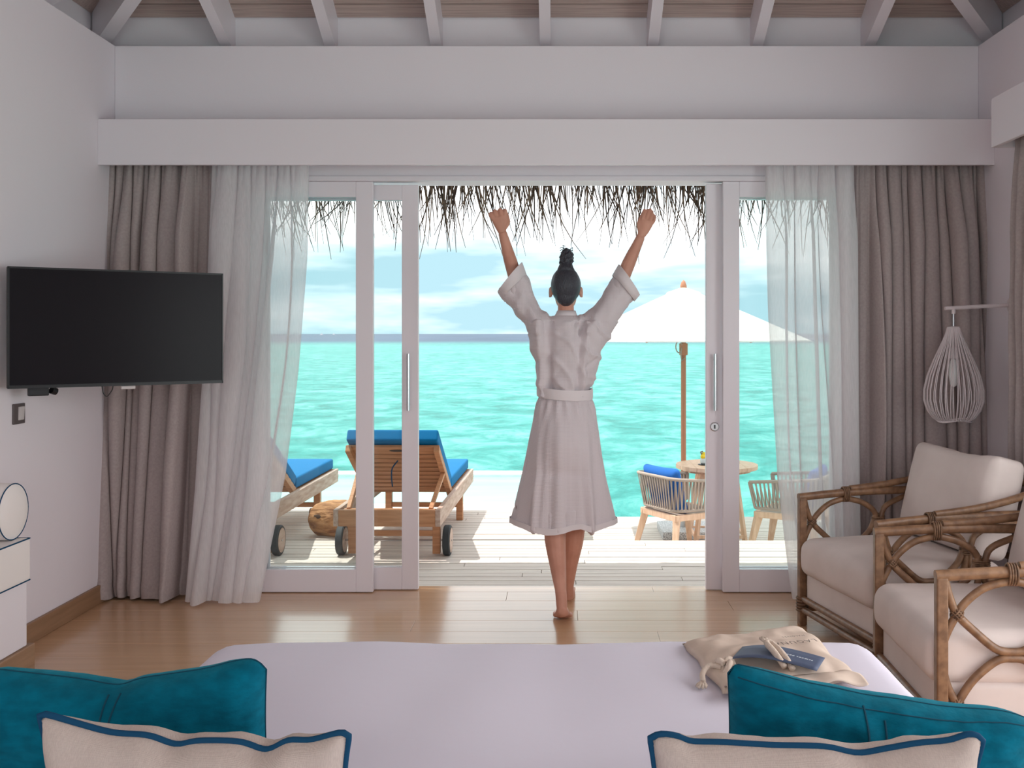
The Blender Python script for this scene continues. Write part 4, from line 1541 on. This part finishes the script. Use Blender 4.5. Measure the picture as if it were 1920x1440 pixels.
pr = thing('person', 'person in a white robe stepping barefoot through the doorway with both arms raised', 'person')
bd_ = MB()
S = F / DP


def limb(pts, rs, n=14, flat=1.0, ref=None):
    pp = smooth_path(pts, 4)
    rr = []
    for i in range(len(pts) - 1):
        for k in range(4):
            rr.append(lerp(rs[i], rs[i + 1], k / 4))
    rr.append(rs[-1])
    bd_.tube(pp, rr, n, flat=flat, ref=ref)


# torso, pelvis (under the robe) and neck
limb([Wp(1060, 830), Wp(1060, 735), Wp(1061, 660), Wp(1061, 622), Wp(1061, 600)], [.100, .072, .080, .070, .045])
limb([Wp(1061, 612), Wp(1061, 590, .005), Wp(1061, 568, .015), Wp(1061, 545, .02)], [.047, .041, .040, .042])
limb([Wp(1018, 618), Wp(1061, 614), Wp(1104, 618)], [.040, .045, .040])
# head, looking out to sea
hc = Wp(1061, 541, .02)
bd_.ball(hc + Vector((0, -.005, .012)), (.070, .086, .090), 24, 16)
bd_.ball(hc + Vector((0, .028, -.040)), (.054, .056, .068), 20, 12)
bd_.ball(hc + Vector((0, .060, -.088)), (.020, .018, .016), 12, 8)
bd_.tube([hc + Vector((0, .082, -.002)), hc + Vector((0, .100, -.032)), hc + Vector((0, .088, -.040))], [.008, .013, .010], 8)
bd_.ball(hc + Vector((0, .082, -.064)), (.020, .010, .006), 10, 6)
for s in (-1, 1):
    bd_.ball(hc + Vector((s * .030, .076, -.002)), (.013, .010, .009), 10, 6)
    # ears
    ev_ = []
    for i in range(10):
        a = R(-60 + 32 * i)
        ev_.append(hc + Vector((s * (.076 + .004 * math.cos(a)), .006 + .014 * math.cos(a), -.020 + .025 * math.sin(a))))
    bd_.tube(ev_, .0058, 8)
    bd_.ball(hc + Vector((s * .073, .008, -.022)), (.006, .013, .022), 10, 8)
# arms
for s, sh, el, mid, wr in ((-1, Wp(1017, 613), Wp(974, 545, .04), Wp(957, 490, .03), Wp(942, 436, .015)),
                           (1, Wp(1105, 613), Wp(1156, 548, .04), Wp(1180, 492, .03), Wp(1202, 443, .015))):
    limb([sh, sh.lerp(el, .5), el, mid, mid.lerp(wr, .6), wr], [.040, .039, .036, .0335, .026, .0215])
# left hand: loosely closed, back of the hand to the room
def finger(pts, r0, r1):
    n = len(pts)
    bd_.tube(smooth_path(pts, 4), [lerp(r0, r1, i / ((n - 1) * 4)) for i in range((n - 1) * 4 + 1)], 9)


def palm(w, k0, k1, depth, mid):
    """flat palm: from the wrist w to the knuckle line k0-k1"""
    rings = []
    wx = (k1 - k0).normalized()
    kc = (k0 + k1) / 2
    for t, sc0 in ((0, .021), (.3, .028), (.65, (k1 - k0).length / 2 + .004), (1.0, (k1 - k0).length / 2 + .007)):
        p = w.lerp(kc, t)
        dn = wx.cross(kc - w).normalized()
        th = lerp(.017, depth, t)
        rings.append([p + wx * (sc0 * math.cos(a)) + dn * (th * math.sin(a)) for a in [2 * PI * i / 14 for i in range(14)]])
    bd_.loft(rings)


w = Wp(941, 434, .015)
k0, k1 = Wp(923, 409, .0), Wp(947, 403, .004)
palm(w, k0, k1, .014, 0)
fw = Vector((0, 1, 0))
bd_.ball((k0 + k1) / 2 + Vector((0, .012, .012)), (.030, .012, .014), 12, 8)
for i, (ln, tipy) in enumerate(((.030, .050), (.036, .056), (.036, .056), (.030, .048))):
    b0 = k0.lerp(k1, (i + .08) / 3.16)
    up = (b0 - w).normalized()
    spread = (k1 - k0).normalized() * ((1.5 - i) * .0035)
    hgt = (.026, .033, .033, .026)[i]
    finger([b0 - up * .014, b0 + up * (hgt * .6) + fw * .002, b0 + up * hgt + fw * .016 + spread, b0 + up * (hgt * .75) + fw * .040 + spread, b0 - up * .002 + fw * .046 + spread], .0114, .0092)
finger([w.lerp(k1, .25) + Vector((.010, 0, 0)), w.lerp(k1, .55) + Vector((.021, .006, .0)), Wp(952, 409, .012), Wp(949, 397, .024)], .0125, .0080)
# right hand: fingers bunched upwards, thumb apart
w = Wp(1203, 441, .015)
k0, k1 = Wp(1205, 409, .0), Wp(1225, 416, .0)
palm(w, k0, k1, .014, 0)
tips = (Wp(1215, 391, .030), Wp(1220, 390, .028), Wp(1224, 394, .030), Wp(1226, 400, .034))
for i in range(4):
    b0 = k0.lerp(k1, (i + .08) / 3.16)
    up = (b0 - w).normalized()
    tp = tips[i]
    m1 = b0.lerp(tp, .5) + Vector((.003 * (i - 1), -.002, .006))
    finger([b0 - up * .012, b0 + up * .006, m1, tp + Vector((0, 0, -.004)), tp], .0095, .0070)
finger([w.lerp(k0, .3) + Vector((-.010, 0, .0)), w.lerp(k0, .7) + Vector((-.016, .004, 0)), Wp(1204, 404, .012), Wp(1210, 391, .018)], .0120, .0078)
# legs: trailing leg on its ball, leading leg flat
hipL, hipR = P(1042, 810, 4.98), P(1080, 810, 4.98)
limb([hipL, P(1040, 900, 4.955), P(1040, 968, 4.93), P(1041, 1012, 4.895), P(1046, 1060, 4.84), P(1051, 1105, 4.765), P(1053, 1130, 4.735), P(1054, 1152, 4.725)], [.085, .072, .054, .0525, .040, .0275, .0265, .024])
limb([hipR, P(1080, 900, 4.99), P(1079, 970, 5.005), P(1075, 1015, 5.035), P(1069, 1060, 5.08), P(1066, 1098, 5.13), P(1066, 1120, 5.155)], [.085, .072, .053, .0505, .037, .0265, .030])


def foot(heel, ball, toe, width, hr):
    heel, ball, toe = map(Vector, (heel, ball, toe))
    d = (ball - heel)
    sd_ = Vector((1, 0, 0))
    rings = []
    for t, wv, hv, zo in ((-.10, .016, .018, .004), (0, .029, .030, .0), (.3, .029, .032, .012), (.65, .034, .026, .004), (1.0, width / 2, .018, -.002), (1.25, width / 2 * .92, .013, -.002), (1.42, width / 2 * .5, .008, -.002)):
        p = heel.lerp(ball, t) if t <= 1 else ball.lerp(toe, (t - 1) / .45)
        rings.append([p + Vector((wv * math.cos(a), 0, zo + hv * (math.sin(a) if math.sin(a) > 0 else .75 * math.sin(a)))) for a in [2 * PI * i / 16 for i in range(16)]])
    bd_.loft(rings)
    for i in range(5):
        u = (i - 2) / 2
        b0 = ball + Vector((u * (width / 2 - .009), 0, -.002))
        L_ = .052 - .006 * abs(i - 1)
        bd_.tube([b0, b0 + Vector((0, L_ * .6, .002)), b0 + Vector((0, L_ + .014, -.003))], [.009, .0095, .0075], 8)


foot(P(1054, 1149, 4.715), (P(1055, 1163, 4.83).x, 4.835, .019), (P(1055, 1163, 4.83).x, 4.90, .012), .094, .03)
foot((P(1068, 1118, 5.16).x, 5.175, .034), (P(1065, 1118, 5.3).x, 5.32, .018), (P(1064, 1118, 5.4).x, 5.38, .012), .080, .03)
body = remesh_obj(bd_, 'body', M_skin, pr, .0036, 3)

# hair drawn up into a knot
hb = MB()
hb.ball(hc + Vector((0, -.012, .016)), (.0745, .089, .092), 24, 16)
hb.ball(hc + Vector((0, -.042, -.030)), (.052, .045, .056), 20, 12)
hb.ball(hc + Vector((0, -.030, -.068)), (.026, .024, .030), 16, 10)
hb.tube([hc + Vector((0, -.03, .085)), hc + Vector((0, -.022, .112)), hc + Vector((0, -.018, .125))], [.046, .034, .030], 16)


def cut_face(co, nn):
    # keep the hairline behind the ears and off the forehead
    q = co - hc
    if q.y > .022:
        k = min(1, (q.y - .022) / .02)
        co = Vector((hc.x + q.x * (1 - .10 * k), hc.y + .022 + (q.y - .022) * .55, hc.z + q.z * (1 - .03 * k)))
    st = .0018 * nz(q.x * 90, q.z * 12, q.y * 60)
    return co + nn * st


hair = remesh_obj(hb, 'hair', M_hair, pr, .006, 3, cut_face)
bun = MB()
bc = hc + Vector((.0, -.018, .148))
for i in range(5):
    ph = i * 1.26
    pts = []
    for k in range(22):
        t_ = k / 21
        a = 3.6 * t_ + ph
        rr = .026 * math.sin(PI * (.22 + .68 * t_)) + .003 * math.sin(k * 1.7 + i)
        pts.append(bc + Vector((rr * math.cos(a) + .007 * t_, rr * math.sin(a), -.034 + .078 * t_)))
    bun.tube(pts, [.0125 - .003 * k / 21 for k in range(22)], 7)
bun.ball(bc + Vector((0, 0, .0)), (.025, .025, .036), 14, 10)
remesh_obj(bun, 'hair_bun', M_hair, hair, .004, 2, lambda co, nn: co + nn * (.005 * nz(co.x * 90, co.y * 90, co.z * 70)))
cr = MB()
for i in range(9):
    a = i * 2.1
    p = bc + Vector((.02 * math.cos(a), .02 * math.sin(a), .02 + .004 * i))
    cr.tube(smooth_path([p, p + Vector((.012 * math.cos(a), .012 * math.sin(a), .010)), p + Vector((.018 * math.cos(a + .8), .018 * math.sin(a + .8), .004))], 4), [.0016] * 9, 5)
cr.build('loose_curl', M_hair, hair, smooth=True)

# robe
rb = MB()
sil = [(592, 1036, 1086, .060), (600, 1020, 1104, .085), (615, 1008, 1116, .105), (640, 1004, 1128, .118), (665, 1005, 1127, .122), (690, 1007, 1120, .118), (710, 1010, 1112, .110),
       (729, 1012, 1106, .104), (745, 1010, 1109, .108), (770, 1003, 1117, .130), (800, 997, 1122, .148), (850, 987, 1129, .165), (900, 976, 1138, .180), (950, 965, 1149, .195), (984, 957, 1156, .205)]
rings = []
NS = 40
for py, l, r, dp in sil:
    cxx, hw = (l + r) / 2, (r - l) / 2
    ring = []
    for i in range(NS):
        a = 2 * PI * i / NS
        p = Wp(cxx + hw * math.cos(a), py)
        p.y += dp * math.sin(a)
        ring.append(p)
    rings.append(ring)
last = rings[-1]
cen = sum(last, Vector()) / NS
for dz, k in ((0.0, .93), (.10, .90)):
    rings.append([cen + (p - cen) * k + Vector((0, 0, dz)) for p in last])
rb.loft(rings)


def sleeve(spec):
    rg = []
    for (ix, iy), (ox, oy), dp, dy in spec:
        a, b = Wp(ix, iy, dy), Wp(ox, oy, dy)
        m_, hv = (a + b) / 2, (b - a) / 2
        rg.append([m_ + hv * math.cos(t) + Vector((0, dp * math.sin(t), 0)) for t in [2 * PI * i / 28 for i in range(28)]])
    return rg


spl = [((1056, 650), (1012, 680), .085, 0), ((1034, 594), (1000, 655), .098, 0), ((1014, 581), (983, 614), .088, .01), ((1001, 557), (961, 582), .082, .02), ((990, 528), (946, 563), .080, .03), ((978, 493), (934, 546), .080, .03)]
spr = [((1070, 650), (1118, 680), .085, 0), ((1090, 595), (1133, 655), .098, 0), ((1110, 577), (1150, 614), .088, .01), ((1127, 553), (1170, 588), .082, .02), ((1144, 527), (1185, 569), .080, .03), ((1161, 497), (1199, 552), .080, .03)]
sleeves = []
for sp in (spl, spr):
    rg = sleeve(sp)
    e = rg[-1]
    ce = sum(e, Vector()) / len(e)
    ci = sum(rg[-2], Vector()) / len(e)
    rg2 = rg + [[ce + (p - ce) * .86 for p in e], [ce + (p - ce) * .80 + (ci - ce) * 1.1 for p in e]]
    rb.loft(rg2)
    sleeves.append(rg)


def robe_folds(co, nn):
    z = co.z
    q = Vector((co.x - .02, co.y - DP, 0))
    ang = math.atan2(q.y, q.x)
    side = abs(co.x - .02)
    d = 0
    if z < 1.05:                               # skirt: folds widening to the hem, flatter centre panel
        k = min(1, (1.05 - z) / .5)
        d += k * (.010 * nz(ang * 2.4 + 1, z * .6, 3) + .006 * nz(ang * 5.5, z * .8, 8))
        # two long ridges framing the back panel
        for x0, x1, am in ((-.085, -.125, .012), (.115, .150, .013)):
            xr = lerp(x0, x1, (1.05 - z) / .6)
            if q.y < 0:
                d += k * am * math.exp(-((co.x - xr) / .018) ** 2)
        # drape swag under the seat
        if q.y < 0:
            d += .012 * math.exp(-((z - .83) / .09) ** 2) * math.exp(-((co.x - .01) / .10) ** 2)
            d -= .006 * math.exp(-((z - .70 + .8 * (co.x) ** 2) / .03) ** 2) * math.exp(-((co.x) / .12) ** 2)
        if z > .93:
            d += .004 * math.sin(ang * 16 + 3 * nz(ang * 3, z)) * min(1, (1.05 - z) / .03) * (1 - (1.05 - z) / .13)
    elif z < 1.42:
        k = (1.42 - z) / .37
        d += .007 * nz(co.x * 13 + 2, z * 2.2, 5) + .004 * nz(co.x * 30, z * 3.0, 2)
        rdg = 1 - abs(nz(co.x * 9 + 5 * z, z * 3.2 - co.x * 5, 9)) * 5
        d += .005 * max(0, rdg) - .004 * max(0, 1 - abs(nz(co.x * 8 - 6 * z, z * 4, 15)) * 6)
        for x0, x1 in ((-.075, -.10), (.105, .135)):
            xr = lerp(x0, x1, (z - 1.07) / .35)
            if q.y < 0:
                d += .009 * math.exp(-((co.x - xr) / .014) ** 2)
                d -= .008 * math.exp(-((co.x - xr - .028 * (1 if x0 < 0 else -1)) / .014) ** 2)
        if z < 1.16:
            d += .005 * math.exp(-((z - 1.115) / .022) ** 2)
    if z > 1.36 and side > .07:                # sleeve creases running along the arm
        sg = 1 if co.x > .02 else -1
        al, ac_ = co.x * .5 * sg + z * .87, co.x * .87 * sg - z * .5
        d += .008 * nz(ac_ * 26, al * 5, 3 + sg) + .005 * nz(ac_ * 14 + al * 16, al * 6, 1 + sg)
    d *= 2.0
    out = co + nn * d
    if z < .70:                                # uneven hem
        k = ((.70 - z) / .28) ** 2
        back = 1 if q.y < 0 else .3
        out.z += k * (.020 * math.exp(-((abs(co.x - .02) - .25) / .07) ** 2) + back * (.022 * math.exp(-((co.x - .085) / .035) ** 2) - .012 * math.exp(-((co.x + .06) / .05) ** 2)))
    return out


robe = remesh_obj(rb, 'robe', M_robe, pr, .0075, 4, robe_folds)
for rg in sleeves:                              # turned cuffs
    a, b = rg[-2], rg[-1]
    cu = MB()
    ce = sum(b, Vector()) / len(b)
    outer = [[pa.lerp(pb, t) + ((pa.lerp(pb, t)) - pa.lerp(pb, t).lerp(ce, 1)).normalized() * .0035 for pa, pb in zip(a, b)] for t in (.35, .7, 1.02)]
    inner = [ce + (p - ce) * .93 for p in outer[-1]]
    cu.loft(outer + [inner], caps=False)
    cu.build('cuff', M_robeband, robe, smooth=60, solid=.003)
# collar band
cu = MB()
rgs = []
for py, l, r, dp, yo in ((598, 1036, 1086, .056, 0), (590, 1042, 1081, .050, .004), (583, 1045, 1079, .046, .008), (584, 1047, 1077, .040, .008)):
    rgs.append([Wp((l + r) / 2 + (r - l) / 2 * math.cos(a), py, dp * math.sin(a) + yo) for a in [2 * PI * i / 32 for i in range(32)]])
cu.loft(rgs, caps=False)
cu.build('collar', M_robeband, robe, smooth=True, solid=.004)
# hem band
cu = MB()
hm = rings[len(sil) - 1]
ch_ = sum(hm, Vector()) / NS
cu.loft([[ch_ + (p - ch_) * 1.008 + Vector((0, 0, .026)) for p in hm], [ch_ + (p - ch_) * 1.014 + Vector((0, 0, -.003)) for p in hm], [ch_ + (p - ch_) * .97 + Vector((0, 0, -.004)) for p in hm]], caps=False)
hem_o = cu.build('hem_band', M_robeband, robe, smooth=60)
for v in hem_o.data.vertices:
    v.co = robe_folds(v.co, Vector((v.co.x - ch_.x, v.co.y - ch_.y, 0)).normalized())
# belt
bl = MB()
pts = []
for i in range(48):
    a = 2 * PI * i / 48
    pts.append(Wp(1059 + 50 * math.cos(a), 735 + 3 * math.cos(a), .116 * math.sin(a) + 0))
rgs = []
for i, p in enumerate(pts):
    a = 2 * PI * i / 48
    on = Vector((math.cos(a) * .5, math.sin(a), 0)).normalized()
    sag = .010 * math.sin(a) if math.sin(a) < 0 else 0
    rgs.append([p + on * x + Vector((0, 0, z + sag)) for x, z in ((.000, -.024), (.006, -.025), (.0075, -.016), (.0075, .016), (.006, .025), (.0, .024))])
rgs.append(rgs[0])
bl.loft(rgs, caps=False)
bl.build('belt', M_robeband, pr, smooth=60)
for px in (1010, 1108):
    MB().tube(smooth_path([Wp(px, 712, -.01), Wp(px + (-2 if px < 1059 else 2), 724, -.012), Wp(px, 742, -.01)], 4), .0022, 6).build('belt_loop', M_robeband, robe)
